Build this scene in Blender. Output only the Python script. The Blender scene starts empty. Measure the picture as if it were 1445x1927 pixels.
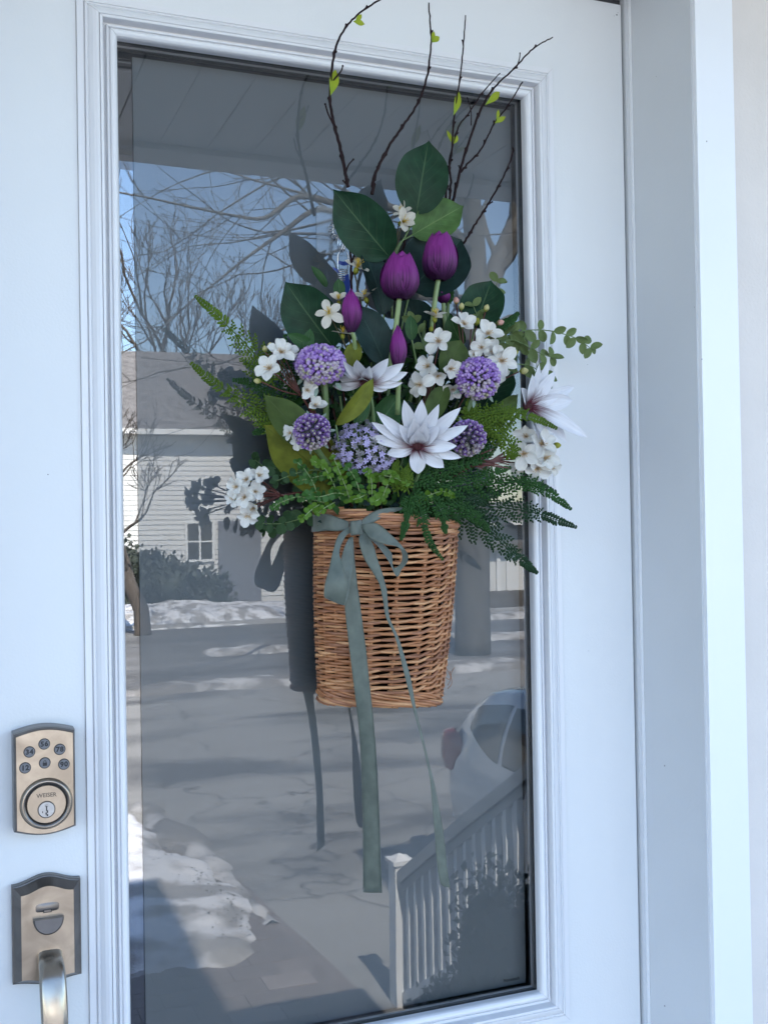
import bpy, math, random
from mathutils import Vector, Matrix, noise
from math import sin, cos, pi, radians, sqrt
rnd = random.Random(7)
SC = bpy.context.scene
COL = SC.collection

# ------------------------------------------------------------------ camera
F_PX, IW, IH = 2069.28, 1445.0, 1927.0
CAM = Vector((-0.1929, -1.2737, 0.6167))
YAW, PIT, ROL = radians(21.9042), radians(0.6769), radians(-0.9582)
_f = Vector((sin(YAW) * cos(PIT), cos(YAW) * cos(PIT), sin(PIT)))
_r = Vector((cos(YAW), -sin(YAW), 0))
_u = _r.cross(_f)
CR = _r * cos(ROL) + _u * sin(ROL)
CU = -_r * sin(ROL) + _u * cos(ROL)
CF = _f
cd = bpy.data.cameras.new('camera')
cam = bpy.data.objects.new('camera', cd)
COL.objects.link(cam)
m = Matrix((CR, CU, -CF)).transposed().to_4x4()
m.translation = CAM
cam.matrix_world = m
cd.sensor_fit = 'VERTICAL'
cd.sensor_height = 24
cd.sensor_width = 18
cd.lens = 24 * F_PX / IH
cd.clip_start = 0.02
cd.clip_end = 900
SC.camera = cam

# ------------------------------------------------------------------ light
SUN_TO = Vector((-0.064, 0.64, 0.766)).normalized()
w = bpy.data.worlds.new('World')
SC.world = w
w.use_nodes = True
nt = w.node_tree
nt.nodes.clear()
sky = nt.nodes.new('ShaderNodeTexSky')
sky.sky_type = 'NISHITA'
sky.sun_disc = False
sky.sun_elevation = math.asin(SUN_TO.z)
sky.sun_rotation = math.atan2(SUN_TO.x, SUN_TO.y)
sky.air_density = 1.0
sky.dust_density = 0.2
sky.ozone_density = 2.5
bg = nt.nodes.new('ShaderNodeBackground')
bg.inputs[1].default_value = 0.13
ow = nt.nodes.new('ShaderNodeOutputWorld')
nt.links.new(sky.outputs[0], bg.inputs[0])
nt.links.new(bg.outputs[0], ow.inputs[0])
sd = bpy.data.lights.new('sun', 'SUN')
sd.energy = 4.2
sd.angle = radians(0.5)
sd.color = (1.0, 0.955, 0.88)
so = bpy.data.objects.new('sun', sd)
COL.objects.link(so)
so.rotation_euler = SUN_TO.to_track_quat('Z', 'Y').to_euler()
so.location = (0, 5, 20)
SC.view_settings.view_transform = 'Standard'
SC.view_settings.look = 'None'
SC.view_settings.gamma = 1
SC.view_settings.use_curve_mapping = False
SC.view_settings.exposure = 2.38
SC.cycles.transparent_max_bounces = 16
SC.cycles.max_bounces = 10
SC.cycles.diffuse_bounces = 5
SC.cycles.caustics_reflective = False
SC.cycles.caustics_refractive = False

# ------------------------------------------------------------------ placing
def ray(U, V):
    return CF + CR * ((U - IW / 2) / F_PX) - CU * ((V - IH / 2) / F_PX)
def P(U, V, d=0.0):
    """point on the plane d metres in front of the door face"""
    k = ray(U, V)
    return CAM + k * ((-d - CAM.y) / k.y)
GLASS_Y = 0.012
def RZ(U, V, z=-2.1):
    """ground point seen mirrored in the glass"""
    k = ray(U, V)
    p = CAM + k * ((GLASS_Y - CAM.y) / k.y)
    k = Vector((k.x, -k.y, k.z))
    return p + k * ((z - p.z) / k.z)
def RY(U, V, y):
    k = ray(U, V)
    p = CAM + k * ((GLASS_Y - CAM.y) / k.y)
    k = Vector((k.x, -k.y, k.z))
    return p + k * ((y - p.y) / k.y)
def S(U, V, d):
    """metres per photo pixel there"""
    return (P(U + 1, V, d) - P(U, V, d)).dot(CR)

# ------------------------------------------------------------------ mesh kit
class M:
    def __init__(s):
        s.v, s.f, s.uv, s.mi = [], [], [], []
    def face(s, idx, uvs=None, mi=0):
        s.f.append(tuple(idx)); s.mi.append(mi)
        s.uv.append(uvs if uvs else [(0, 0)] * len(idx))
    def grid(s, pts, nu, nv, uvs=None, mi=0, closed=False):
        b = len(s.v)
        s.v.extend(pts)
        for i in range(nu - 1):
            for j in range(nv if closed else nv - 1):
                j2 = (j + 1) % nv
                ids = (b + i * nv + j, b + i * nv + j2, b + (i + 1) * nv + j2, b + (i + 1) * nv + j)
                if uvs: u = [uvs[k - b] for k in ids]
                else:
                    u = [(i / (nu - 1), j / nv), (i / (nu - 1), (j + 1) / nv), ((i + 1) / (nu - 1), (j + 1) / nv), ((i + 1) / (nu - 1), j / nv)]
                s.face(ids, u, mi)
    def box(s, a, b, mi=0):
        x0, y0, z0 = a; x1, y1, z1 = b
        k = len(s.v)
        s.v.extend([Vector(p) for p in ((x0, y0, z0), (x1, y0, z0), (x1, y1, z0), (x0, y1, z0), (x0, y0, z1), (x1, y0, z1), (x1, y1, z1), (x0, y1, z1))])
        for q in ((0, 3, 2, 1), (4, 5, 6, 7), (0, 1, 5, 4), (1, 2, 6, 5), (2, 3, 7, 6), (3, 0, 4, 7)):
            s.face([k + i for i in q], [(0, 0), (1, 0), (1, 1), (0, 1)], mi)
        return s
    def bar(s, p, q, w_, h_, mi=0, up=Vector((0, 0, 1))):
        p, q = Vector(p), Vector(q)
        d = (q - p).normalized()
        a = d.cross(up)
        if a.length < 1e-4: a = d.cross(Vector((1, 0, 0)))
        a.normalize(); c = a.cross(d)
        k = len(s.v)
        for o in (p, q):
            for sx, sy in ((-1, -1), (1, -1), (1, 1), (-1, 1)):
                s.v.append(o + a * (sx * w_ / 2) + c * (sy * h_ / 2))
        for t in ((0, 1, 2, 3), (7, 6, 5, 4), (0, 4, 5, 1), (1, 5, 6, 2), (2, 6, 7, 3), (3, 7, 4, 0)):
            s.face([k + i for i in t], None, mi)
        return s
    def tube(s, pts, rad, n=6, mi=0, cap=True):
        pts = [Vector(p) for p in pts]
        if not hasattr(rad, '__len__'): rad = [rad] * len(pts)
        t0 = (pts[1] - pts[0]).normalized()
        a = t0.cross(Vector((0, 0, 1)))
        if a.length < 0.1: a = t0.cross(Vector((0, 1, 0)))
        a.normalize()
        g = []
        for i, p in enumerate(pts):
            t = (pts[min(i + 1, len(pts) - 1)] - pts[max(i - 1, 0)])
            if t.length < 1e-9: t = t0.copy()
            t.normalize()
            a = (a - t * a.dot(t))
            if a.length < 1e-6: a = t.orthogonal()
            a.normalize()
            c = t.cross(a)
            for j in range(n):
                an = 2 * pi * j / n
                g.append(p + (a * cos(an) + c * sin(an)) * rad[i])
        b = len(s.v)
        s.grid(g, len(pts), n, None, mi, True)
        if cap:
            s.face([b + j for j in range(n)][::-1], None, mi)
            e = b + (len(pts) - 1) * n
            s.face([e + j for j in range(n)], None, mi)
        return s
    def ball(s, c, r, nu=7, nv=8, mi=0, sc=(1, 1, 1), rot=None):
        c = Vector(c); g = []
        for i in range(nu):
            th = pi * i / (nu - 1)
            for j in range(nv):
                ph = 2 * pi * j / nv
                q = Vector((sin(th) * cos(ph) * sc[0], sin(th) * sin(ph) * sc[1], cos(th) * sc[2])) * r
                if rot: q = rot @ q
                g.append(c + q)
        s.grid(g, nu, nv, None, mi, True)
        return s
    def blade(s, L, W, a=1.0, b=0.8, bend=0.0, cup=0.0, nu=9, nv=5, tip=0.0, wave=0.0, mat=None, mi=0, seed=0, twist=0.0, w0=0.03, te=None):
        """leaf or petal from the origin along +y, face towards +z"""
        g, uv = [], []
        for i in range(nu):
            u = i / (nu - 1)
            bb = b if te is None else b + (te - b) * max(0, min(1, (u - .72) / .28))
            wd = W / 2 * (w0 * (1 - u) + max(0.0, sin(pi * min(1, u) ** a)) ** bb) if i < nu - 1 else W / 2 * tip
            ang = bend * u
            if abs(bend) > 1e-4:
                y = L * sin(ang) / bend; z = -L * (1 - cos(ang)) / bend
            else:
                y = L * u; z = 0
            for j in range(nv):
                v = -1 + 2 * j / (nv - 1)
                x = wd * v
                zz = cup * wd * (v * v) + wave * W * sin(u * 9 + seed + v) * abs(v) * 0.5
                tw = twist * u
                px, pz = x * cos(tw) - zz * sin(tw), x * sin(tw) + zz * cos(tw)
                q = Vector((px, y - pz * sin(-ang) * 0 , z)) + Vector((0, sin(ang) * pz, cos(ang) * pz))
                g.append(mat @ q if mat else q); uv.append((u, (v + 1) / 2))
        s.grid(g, nu, nv, uv, mi)
        return s
    def mesh(s, name, mats, smooth=True):
        me = bpy.data.meshes.new(name)
        me.from_pydata([tuple(v) for v in s.v], [], s.f)
        ul = me.uv_layers.new(name='uv')
        k = 0
        flat = []
        for u in s.uv:
            for a in u: flat.extend(a)
        ul.data.foreach_set('uv', flat)
        if not isinstance(mats, (list, tuple)): mats = [mats]
        for a in mats: me.materials.append(a)
        me.polygons.foreach_set('material_index', s.mi)
        me.polygons.foreach_set('use_smooth', [smooth] * len(s.f))
        me.update()
        return me
    def build(s, name, mats, parent=None, smooth=True, mw=None):
        return put(name, s.mesh(name, mats, smooth), parent, mw)

def put(name, me, parent=None, mw=None):
    """link a mesh; mw is given in the parent's space"""
    o = bpy.data.objects.new(name, me)
    COL.objects.link(o)
    if parent: o.parent = parent
    if mw is not None: o.matrix_local = mw
    return o
def tag(o, label=None, cat=None, group=None, kind=None):
    if label: o['label'] = label
    if cat: o['category'] = cat
    if group: o['group'] = group
    if kind: o['kind'] = kind
    return o
def thing(name, loc, label, cat, group=None, rot=None):
    o = bpy.data.objects.new(name, None)
    o.empty_display_size = 0.02
    COL.objects.link(o)
    mm = rot.to_4x4() if rot else Matrix.Identity(4)
    mm.translation = Vector(loc)
    o.matrix_world = mm
    o['_inv'] = 0
    del o['_inv']
    return tag(o, label, cat, group)
def smooth_pts(pts, n=6):
    """Catmull-Rom through pts"""
    pts = [Vector(p) for p in pts]
    if len(pts) < 3:
        return [pts[0].lerp(pts[-1], i / n) for i in range(n + 1)]
    q = [pts[0] * 2 - pts[1]] + pts + [pts[-1] * 2 - pts[-2]]
    out = []
    for i in range(1, len(q) - 2):
        for k in range(n):
            t = k / n
            a, b, c, d = q[i - 1], q[i], q[i + 1], q[i + 2]
            out.append(0.5 * ((2 * b) + (c - a) * t + (2 * a - 5 * b + 4 * c - d) * t * t + (3 * b - a - 3 * c + d) * t ** 3))
    out.append(pts[-1].copy())
    return out
def basis(U, V, d, tx=0.0, ty=0.0, spin=0.0):
    """local frame: x right, y up, z towards the viewer; tilted by tx (up) ty (right), spun"""
    B = Matrix((CR, CU, -CF)).transposed()
    B = B @ Matrix.Rotation(radians(ty), 3, 'Y') @ Matrix.Rotation(radians(-tx), 3, 'X') @ Matrix.Rotation(radians(spin), 3, 'Z')
    m4 = B.to_4x4(); m4.translation = P(U, V, d)
    return m4
def frame_dir(p, q, n):
    """matrix whose +y runs p->q and +z is close to n"""
    y = (q - p).normalized()
    z = n - y * n.dot(y)
    if z.length < 1e-5: z = y.orthogonal()
    z.normalize(); x = y.cross(z)
    m4 = Matrix((x, y, z)).transposed().to_4x4(); m4.translation = p
    return m4

# ------------------------------------------------------------------ materials
def nodes(name):
    ma = bpy.data.materials.new(name); ma.use_nodes = True
    t = ma.node_tree
    return ma, t, t.nodes['Principled BSDF'], (lambda k: t.nodes.new(k)), (lambda a, b: t.links.new(a, b))
def mat(name, col, rough=0.5, metal=0.0, var=0.0, scale=20.0, bump=0.0, bscale=None, spec=0.5, stretch=(1, 1, 1), col2=None, thr=None, sheen=0.0, trans=0.0, coat=0.0):
    ma, t, b, N, Lk = nodes(name)
    b.inputs['Base Color'].default_value = (*col, 1)
    b.inputs['Roughness'].default_value = rough
    b.inputs['Metallic'].default_value = metal
    b.inputs['Specular IOR Level'].default_value = spec
    b.inputs['Coat Weight'].default_value = coat
    b.inputs['Sheen Weight'].default_value = sheen
    if var or bump or col2:
        tc = N('ShaderNodeTexCoord'); mp = N('ShaderNodeMapping')
        mp.inputs['Scale'].default_value = stretch
        Lk(tc.outputs['Object'], mp.inputs[0])
        no = N('ShaderNodeTexNoise'); no.inputs['Scale'].default_value = scale; no.inputs['Detail'].default_value = 5
        Lk(mp.outputs[0], no.inputs['Vector'])
        if var or col2:
            r = N('ShaderNodeValToRGB')
            c2 = col2 if col2 else tuple(min(1, c * (1 + var)) for c in col)
            c1 = col if col2 else tuple(c * (1 - var) for c in col)
            lo, hi = thr if thr else (0.3, 0.7)
            r.color_ramp.elements[0].position = lo; r.color_ramp.elements[1].position = hi
            r.color_ramp.elements[0].color = (*c1, 1); r.color_ramp.elements[1].color = (*c2, 1)
            Lk(no.outputs[0], r.inputs[0]); Lk(r.outputs[0], b.inputs['Base Color'])
        if bump:
            n2 = N('ShaderNodeTexNoise'); n2.inputs['Scale'].default_value = bscale or scale; n2.inputs['Detail'].default_value = 4
            Lk(mp.outputs[0], n2.inputs['Vector'])
            bp = N('ShaderNodeBump'); bp.inputs['Strength'].default_value = bump; bp.inputs['Distance'].default_value = 0.002
            Lk(n2.outputs[0], bp.inputs['Height']); Lk(bp.outputs[0], b.inputs['Normal'])
    if trans:
        o = t.nodes['Material Output']
        tr = N('ShaderNodeBsdfTranslucent'); tr.inputs[0].default_value = (*[min(1, c * 1.2) for c in col], 1)
        mx = N('ShaderNodeMixShader'); mx.inputs[0].default_value = trans
        Lk(b.outputs[0], mx.inputs[1]); Lk(tr.outputs[0], mx.inputs[2]); Lk(mx.outputs[0], o.inputs[0])
    return ma
def leaf_mat(name, col, vein, rough=0.42, nveins=7.0, trans=0.12, edge=None):
    """veined leaf: midrib and curved side veins drawn from the leaf's own uv"""
    ma, t, b, N, Lk = nodes(name)
    b.inputs['Roughness'].default_value = rough + .08; b.inputs['Specular IOR Level'].default_value = 0.2
    uv = N('ShaderNodeUVMap'); sp = N('ShaderNodeSeparateXYZ'); Lk(uv.outputs[0], sp.inputs[0])
    def mth(op, a, c=None, cl=False):
        n = N('ShaderNodeMath'); n.operation = op; n.use_clamp = cl
        for i, x in enumerate((a, c)):
            if x is None: continue
            if isinstance(x, (int, float)): n.inputs[i].default_value = x
            else: Lk(x, n.inputs[i])
        return n.outputs[0]
    av = mth('ABSOLUTE', mth('SUBTRACT', sp.outputs[1], 0.5))
    mid = mth('SUBTRACT', 1.0, mth('MULTIPLY', av, 45.0), True)
    ph = mth('SUBTRACT', mth('MULTIPLY', sp.outputs[0], nveins), mth('MULTIPLY', mth('POWER', av, 0.85), 4.6))
    fr = mth('ABSOLUTE', mth('SUBTRACT', mth('FRACT', ph), 0.5))
    side = mth('MULTIPLY', mth('SUBTRACT', 1.0, mth('MULTIPLY', fr, 22.0), True), 0.55)
    side = mth('MULTIPLY', side, mth('SUBTRACT', 1.0, mth('MULTIPLY', av, 2.0), True))
    vm = mth('MAXIMUM', mid, side)
    tc = N('ShaderNodeTexCoord'); no = N('ShaderNodeTexNoise'); no.inputs['Scale'].default_value = 60; no.inputs['Detail'].default_value = 4
    Lk(tc.outputs['Object'], no.inputs['Vector'])
    r = N('ShaderNodeValToRGB'); r.color_ramp.elements[0].position = 0.3; r.color_ramp.elements[1].position = 0.72
    r.color_ramp.elements[0].color = (*[c * 0.7 for c in col], 1); r.color_ramp.elements[1].color = (*[min(1, c * 1.35) for c in col], 1)
    Lk(no.outputs[0], r.inputs[0])
    mx = N('ShaderNodeMix'); mx.data_type = 'RGBA'; Lk(mth('MULTIPLY', vm, 0.75), mx.inputs[0])
    Lk(r.outputs[0], mx.inputs[6]); mx.inputs[7].default_value = (*vein, 1)
    Lk(mx.outputs[2], b.inputs['Base Color'])
    bp = N('ShaderNodeBump'); bp.inputs['Strength'].default_value = 0.5; bp.inputs['Distance'].default_value = 0.0008
    Lk(mth('SUBTRACT', mth('MULTIPLY', no.outputs[0], 0.3), vm), bp.inputs['Height']); Lk(bp.outputs[0], b.inputs['Normal'])
    o = t.nodes['Material Output']
    tr = N('ShaderNodeBsdfTranslucent'); Lk(mx.outputs[2], tr.inputs[0])
    ms = N('ShaderNodeMixShader'); ms.inputs[0].default_value = trans
    Lk(b.outputs[0], ms.inputs[1]); Lk(tr.outputs[0], ms.inputs[2]); Lk(ms.outputs[0], o.inputs[0])
    return ma
def petal_mat(name, base, root, lo, hi, streak=26.0, rough=0.5, trans=0.25, along=1.5, soft=1.0, speck=0.0):
    """petal colour: root colour fades in streaks from the base of the petal"""
    ma, t, b, N, Lk = nodes(name)
    b.inputs['Roughness'].default_value = rough
    b.inputs['Specular IOR Level'].default_value = 0.25
    uv = N('ShaderNodeUVMap'); mp = N('ShaderNodeMapping'); mp.inputs['Scale'].default_value = (along, streak, 1)
    Lk(uv.outputs[0], mp.inputs[0])
    no = N('ShaderNodeTexNoise'); no.inputs['Scale'].default_value = 1; no.inputs['Detail'].default_value = 3
    Lk(mp.outputs[0], no.inputs['Vector'])
    sp = N('ShaderNodeSeparateXYZ'); Lk(uv.outputs[0], sp.inputs[0])
    a = N('ShaderNodeMath'); a.operation = 'MULTIPLY_ADD'; a.inputs[1].default_value = 0.75 * soft; Lk(no.outputs[0], a.inputs[0]); Lk(sp.outputs[0], a.inputs[2])
    s_ = N('ShaderNodeMath'); s_.operation = 'SUBTRACT'; s_.inputs[1].default_value = 0.37 * soft; Lk(a.outputs[0], s_.inputs[0])
    r = N('ShaderNodeMapRange'); r.inputs[1].default_value = lo; r.inputs[2].default_value = hi; Lk(s_.outputs[0], r.inputs[0])
    mx = N('ShaderNodeMix'); mx.data_type = 'RGBA'; Lk(r.outputs[0], mx.inputs[0])
    mx.inputs[6].default_value = (*root, 1)
    n2 = N('ShaderNodeTexNoise'); n2.inputs['Scale'].default_value = 1.0
    mp2 = N('ShaderNodeMapping'); mp2.inputs['Scale'].default_value = (2, streak * 0.8, 1); Lk(uv.outputs[0], mp2.inputs[0]); Lk(mp2.outputs[0], n2.inputs['Vector'])
    r2 = N('ShaderNodeValToRGB'); r2.color_ramp.elements[0].position = 0.3; r2.color_ramp.elements[1].position = 0.7
    r2.color_ramp.elements[0].color = (*[c * (0.9 - speck) for c in base], 1); r2.color_ramp.elements[1].color = (*[min(1, c * (1.05 + speck)) for c in base], 1)
    Lk(n2.outputs[0], r2.inputs[0]); Lk(r2.outputs[0], mx.inputs[7])
    Lk(mx.outputs[2], b.inputs['Base Color'])
    bp = N('ShaderNodeBump'); bp.inputs['Strength'].default_value = 0.35; bp.inputs['Distance'].default_value = 0.0006
    Lk(n2.outputs[0], bp.inputs['Height']); Lk(bp.outputs[0], b.inputs['Normal'])
    o = t.nodes['Material Output']
    tr = N('ShaderNodeBsdfTranslucent'); Lk(mx.outputs[2], tr.inputs[0])
    ms = N('ShaderNodeMixShader'); ms.inputs[0].default_value = trans
    Lk(b.outputs[0], ms.inputs[1]); Lk(tr.outputs[0], ms.inputs[2]); Lk(ms.outputs[0], o.inputs[0])
    return ma

M_door = mat('door_paint', (0.74, 0.755, 0.765), 0.42, var=0.012, scale=6, bump=0.10, bscale=350, spec=0.4)
M_mould = mat('moulding_vinyl', (0.76, 0.765, 0.785), 0.32, var=0.012, scale=5)
M_jamb_shaded = mat('jamb_paint_shaded', (0.60, 0.615, 0.635), 0.5, var=0.02, scale=7, bump=0.08, bscale=200)  # same white paint, darkened: the reveal's shade is put into the colour
M_brick = mat('brickmould_paint', (0.80, 0.81, 0.83), 0.45, var=0.01, scale=8, bump=0.05, bscale=150)
M_wall = mat('wall_stucco', (0.70, 0.645, 0.60), 0.8, var=0.03, scale=12, bump=0.3, bscale=260)
M_gap = mat('weatherstrip', (0.05, 0.052, 0.058), 0.7)
M_caulk = mat('caulk', (0.42, 0.41, 0.41), 0.6, var=0.25, scale=30)
M_scuff = mat('scuff', (0.10, 0.10, 0.11), 0.7)
M_black = mat('black_edge', (0.012, 0.012, 0.014), 0.5)
M_gasket = mat('gasket', (0.045, 0.047, 0.05), 0.45, var=0.2, scale=30)
M_spacer = mat('spacer', (0.14, 0.145, 0.15), 0.4, metal=0.2)
M_alum = mat('aluminium_line', (0.72, 0.73, 0.75), 0.35, metal=0.5)
M_shade = mat('grey_blind', (0.225, 0.262, 0.292), 0.75, var=0.03, scale=3, bump=0.02, bscale=200)
M_print = mat('print', (0.02, 0.02, 0.025), 0.5)

def glass_mat(name, ior, tint=(1, 1, 1)):
    ma = bpy.data.materials.new(name); ma.use_nodes = True
    t = ma.node_tree; t.nodes.clear()
    N = t.nodes.new
    fr = N('ShaderNodeFresnel'); fr.inputs[0].default_value = ior
    tr = N('ShaderNodeBsdfTransparent'); tr.inputs[0].default_value = (*tint, 1)
    gl = N('ShaderNodeBsdfGlossy'); gl.inputs['Roughness'].default_value = 0.0
    tc = N('ShaderNodeTexCoord'); no = N('ShaderNodeTexNoise'); no.inputs['Scale'].default_value = 5.0; no.inputs['Detail'].default_value = 1
    bp = N('ShaderNodeBump'); bp.inputs['Strength'].default_value = 0.04; bp.inputs['Distance'].default_value = 0.004
    t.links.new(tc.outputs['Object'], no.inputs['Vector']); t.links.new(no.outputs[0], bp.inputs['Height']); t.links.new(bp.outputs[0], gl.inputs['Normal'])
    mx = N('ShaderNodeMixShader'); o = N('ShaderNodeOutputMaterial')
    t.links.new(fr.outputs[0], mx.inputs[0]); t.links.new(tr.outputs[0], mx.inputs[1]); t.links.new(gl.outputs[0], mx.inputs[2]); t.links.new(mx.outputs[0], o.inputs[0])
    return ma
M_glass = glass_mat('glass', 2.0)
M_glass2 = glass_mat('glass_inner', 3.2)
M_clear = glass_mat('clear_edge', 1.02)

# ================================================================== HOUSE, PORCH
FLOOR, GROUND = -0.72, -2.1
DX0, DX1, DZ1 = -0.227, 0.6877, 1.331
OW, OH = 0.5289, 1.1803            # glazed opening
JY = -0.132                        # outer face of the jamb
jx = 0.6975
p = M()                            # wall round the door, tall house to the left, low link, tall house to the right
WY = JY + 0.022
bx = P(1391, 1000, -JY + 0.0).x
lx = DX0 - (bx - DX1)
p.box((-6, WY, GROUND), (lx, 4, 6.2)); p.box((lx, WY, DZ1 + 0.11), (0.58, 4, 6.2)); p.box((0.58, WY, DZ1 + 0.11), (bx, 4, 2.45))
p.box((bx, WY, GROUND), (2.25, 4, 2.45)); p.box((2.252, WY - 0.003, GROUND), (9, 4, 6.6))
p.box((lx, 0.4, FLOOR - .2), (bx, 3.99, DZ1 + 0.108))
p.box((lx + .002, WY + 0.003, GROUND), (bx - .002, 0.398, FLOOR - 0.02))
tag(p.build('wall', M_wall, smooth=False), kind='structure')
tag(M().box((-1.6, -1.45, FLOOR - 0.15), (1.35, WY - 0.003, FLOOR)).build('porch_floor', mat('porch_boards', (0.30, 0.29, 0.28), 0.6, var=0.1, scale=5, stretch=(1, 8, 1)), smooth=False), kind='structure')
p = M()
for i in range(8):
    p.box((-1.0, -1.45 - 0.28 * (i + 1), GROUND), (1.3, -1.452 - 0.28 * i, FLOOR - 0.17 * (i + 1)))
M_conc = mat('concrete', (0.36, 0.35, 0.34), 0.85, var=0.12, scale=6, bump=0.3, bscale=60)
tag(p.build('steps', M_conc, smooth=False), kind='structure')
# porch ceiling: boards, beam, roof
SOF = RY(600, 300, -1.45).z
M_soff = mat('soffit_paint', (0.62, 0.62, 0.60), 0.5, var=0.04, scale=3)
p = M()
p.box((-2.2, -1.60, SOF - 0.01), (1.75, -1.48, SOF + 0.14))
p.box((-2.2, -1.479, SOF + 0.018), (1.75, WY - 0.004, SOF + 0.14))
ceil = tag(p.build('porch_ceiling', M_soff, smooth=False), kind='structure')
pl = M().box((0, 0, 0), (0.117, 1.36, 0.012)); plm = pl.mesh('ceiling_plank', M_soff, False)
for i in range(32):
    put('ceiling_plank', plm, ceil, Matrix.Translation((-2.19 + 0.12 * i, -1.476, SOF + 0.004 + 0.0005 * (i % 2))))

# door frame
t = thing('door_frame', (DX1, 0, FLOOR), 'white painted door frame with deep side jamb around the glazed front door', 'door frame')
def loc(t_, p_): return [v - t_.location for v in p_.v]
def child(m_, name, mats, t_, smooth=False):
    m_.v = [Vector(v) - t_.matrix_world.translation for v in m_.v]
    return m_.build(name, mats, t_, smooth)
for sgn, xi in ((1, jx), (-1, DX0 - (jx - DX1))):
    a = M().box((min(xi, xi + sgn * 0.03), JY + 0.001, FLOOR), (max(xi, xi + sgn * 0.03), 0.11, DZ1 + 0.012))
    child(a, 'jamb', M_jamb_shaded, t)
    a = M(); x0, x1 = sorted((xi + sgn * 0.0302, xi + sgn * (bx - jx)))
    if sgn > 0: x0 = jx + 0.002
    else: x1 = xi - 0.002
    a.box((x0, JY - 0.006, FLOOR), (x1, JY + 0.0009, DZ1 + 0.012))
    a.box((x0 + 0.0002 + (0.028 if sgn > 0 else 0), JY + 0.001, FLOOR), (x1 - (0.028 if sgn < 0 else 0), WY + 0.02, DZ1 + 0.012))
    child(a, 'brickmould', M_brick, t)
a = M().box((DX0 - 0.009, JY + 0.001, DZ1 + 0.0122), (jx, 0.11, DZ1 + 0.04)); child(a, 'head_jamb', M_jamb_shaded, t)
a = M().box((lx + 0.002, JY - 0.006, DZ1 + 0.0405), (bx, WY + 0.02, DZ1 + 0.1)); child(a, 'head_mould', M_brick, t)
# stop strip with rounded front edge, weatherstrip gap
a = M().box((DX1 + 0.0022, 0.0008, FLOOR + 0.01), (jx - 0.0005, 0.05, DZ1 + 0.010)); child(a, 'stop', M_jamb_shaded, t)
a = M().box((jx - 0.0026, -0.0035, FLOOR + 0.01), (jx - 0.0002, 0.0006, DZ1 + 0.010)); child(a, 'stop_bead', M_brick, t)
a = M().box((DX1 - 0.0005, 0.012, FLOOR + 0.01), (DX1 + 0.002, 0.05, DZ1 + 0.010)); child(a, 'weatherstrip', M_gap, t)
a = M().box((DX0, 0.012, DZ1 + 0.0005), (DX1, 0.05, DZ1 + 0.010)); child(a, 'weatherstrip', M_gap, t)
a = M().box((DX0 - .01, JY, FLOOR + 0.0005), (jx - .0005, 0.1, FLOOR + 0.018)); child(a, 'threshold', M_alum, t)
a = M(); pts = []
for i in range(60):
    z = -0.7 + i * 0.04
    pts.append(Vector((bx + 0.0015 + 0.0008 * sin(i * 1.7), WY - 0.0015, z)))
a.tube(pts, [0.0022 + 0.0012 * rnd.random() for _ in pts], 6); child(a, 'caulk_bead', M_caulk, t, True)
for (U, V, r_) in ((1329, 266, .0007), (1234, 144, .0004), (1306, 578, .0004), (1320, 676, .0006), (1250, 1441, .0008), (1250, 1893, .0008)):
    k = ray(U, V); q = CAM + k * ((jx - 0.0006 - CAM.x) / k.x)
    a = M().ball(q, r_, 5, 6, sc=(0.4, 1, 1.6)); child(a, 'scuff', M_scuff, t)

# ------------------------------------------------------------------ front door
D = thing('front_door', (DX0, 0, FLOOR), 'white front door with tall glass pane, keypad lock and metal pull handle', 'door')
SL = 0.005                          # slab face
a = M()
fx0, fx1, fz0, fz1 = -0.044, OW + 0.044, -0.044, OH + 0.044
a.box((DX0 + .001, SL, FLOOR + 0.02), (fx0, 0.049, DZ1)); a.box((fx1, SL, FLOOR + 0.02), (DX1 - .001, 0.049, DZ1))
a.box((fx0, SL, fz1), (fx1, 0.049, DZ1)); a.box((fx0, SL, FLOOR + 0.02), (fx1, 0.049, fz0))
child(a, 'door_slab', M_door, D)
# mitred moulding, one length per side
prof = [(0.0448, 0.0046), (0.0446, 0.0012), (0.0375, 0.0008), (0.0372, 0.0032), (0.0364, 0.0028), (0.0358, -0.0014), (0.0335, -0.0022), (0.0330, -0.0010),
        (0.031, -0.0036), (0.028, -0.0066), (0.0245, -0.0088), (0.0215, -0.0098), (0.0210, -0.0074), (0.0204, -0.0104), (0.0180, -0.0106), (0.0172, -0.0098),
        (0.0168, 0.0036), (0.0128, 0.0042), (0.0124, -0.0030), (0.0102, -0.0036), (0.0097, -0.0006), (0.0090, -0.0010), (0.0082, -0.0036), (0.0060, -0.0048),
        (0.0036, -0.0044), (0.0014, -0.0026), (0.0002, 0.0006), (0.0, 0.0030), (0.0, 0.0095)]
def mould(side):
    a = M(); g = []
    for s_, y in prof:
        x0, x1, z0, z1 = -s_, OW + s_, -s_, OH + s_
        e = {'l': ((x0, z0), (x0, z1)), 'r': ((x1, z1), (x1, z0)), 't': ((x0, z1), (x1, z1)), 'b': ((x1, z0), (x0, z0))}[side]
        for q in e: g.append(Vector((q[0], y, q[1])))
    a.grid(g, len(prof), 2)
    o = child(a, 'glazing_moulding', M_mould, D, False)
for s_ in 'lrtb': mould(s_)
a = M()                              # hairline joint round the moulding and at the mitres
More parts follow.
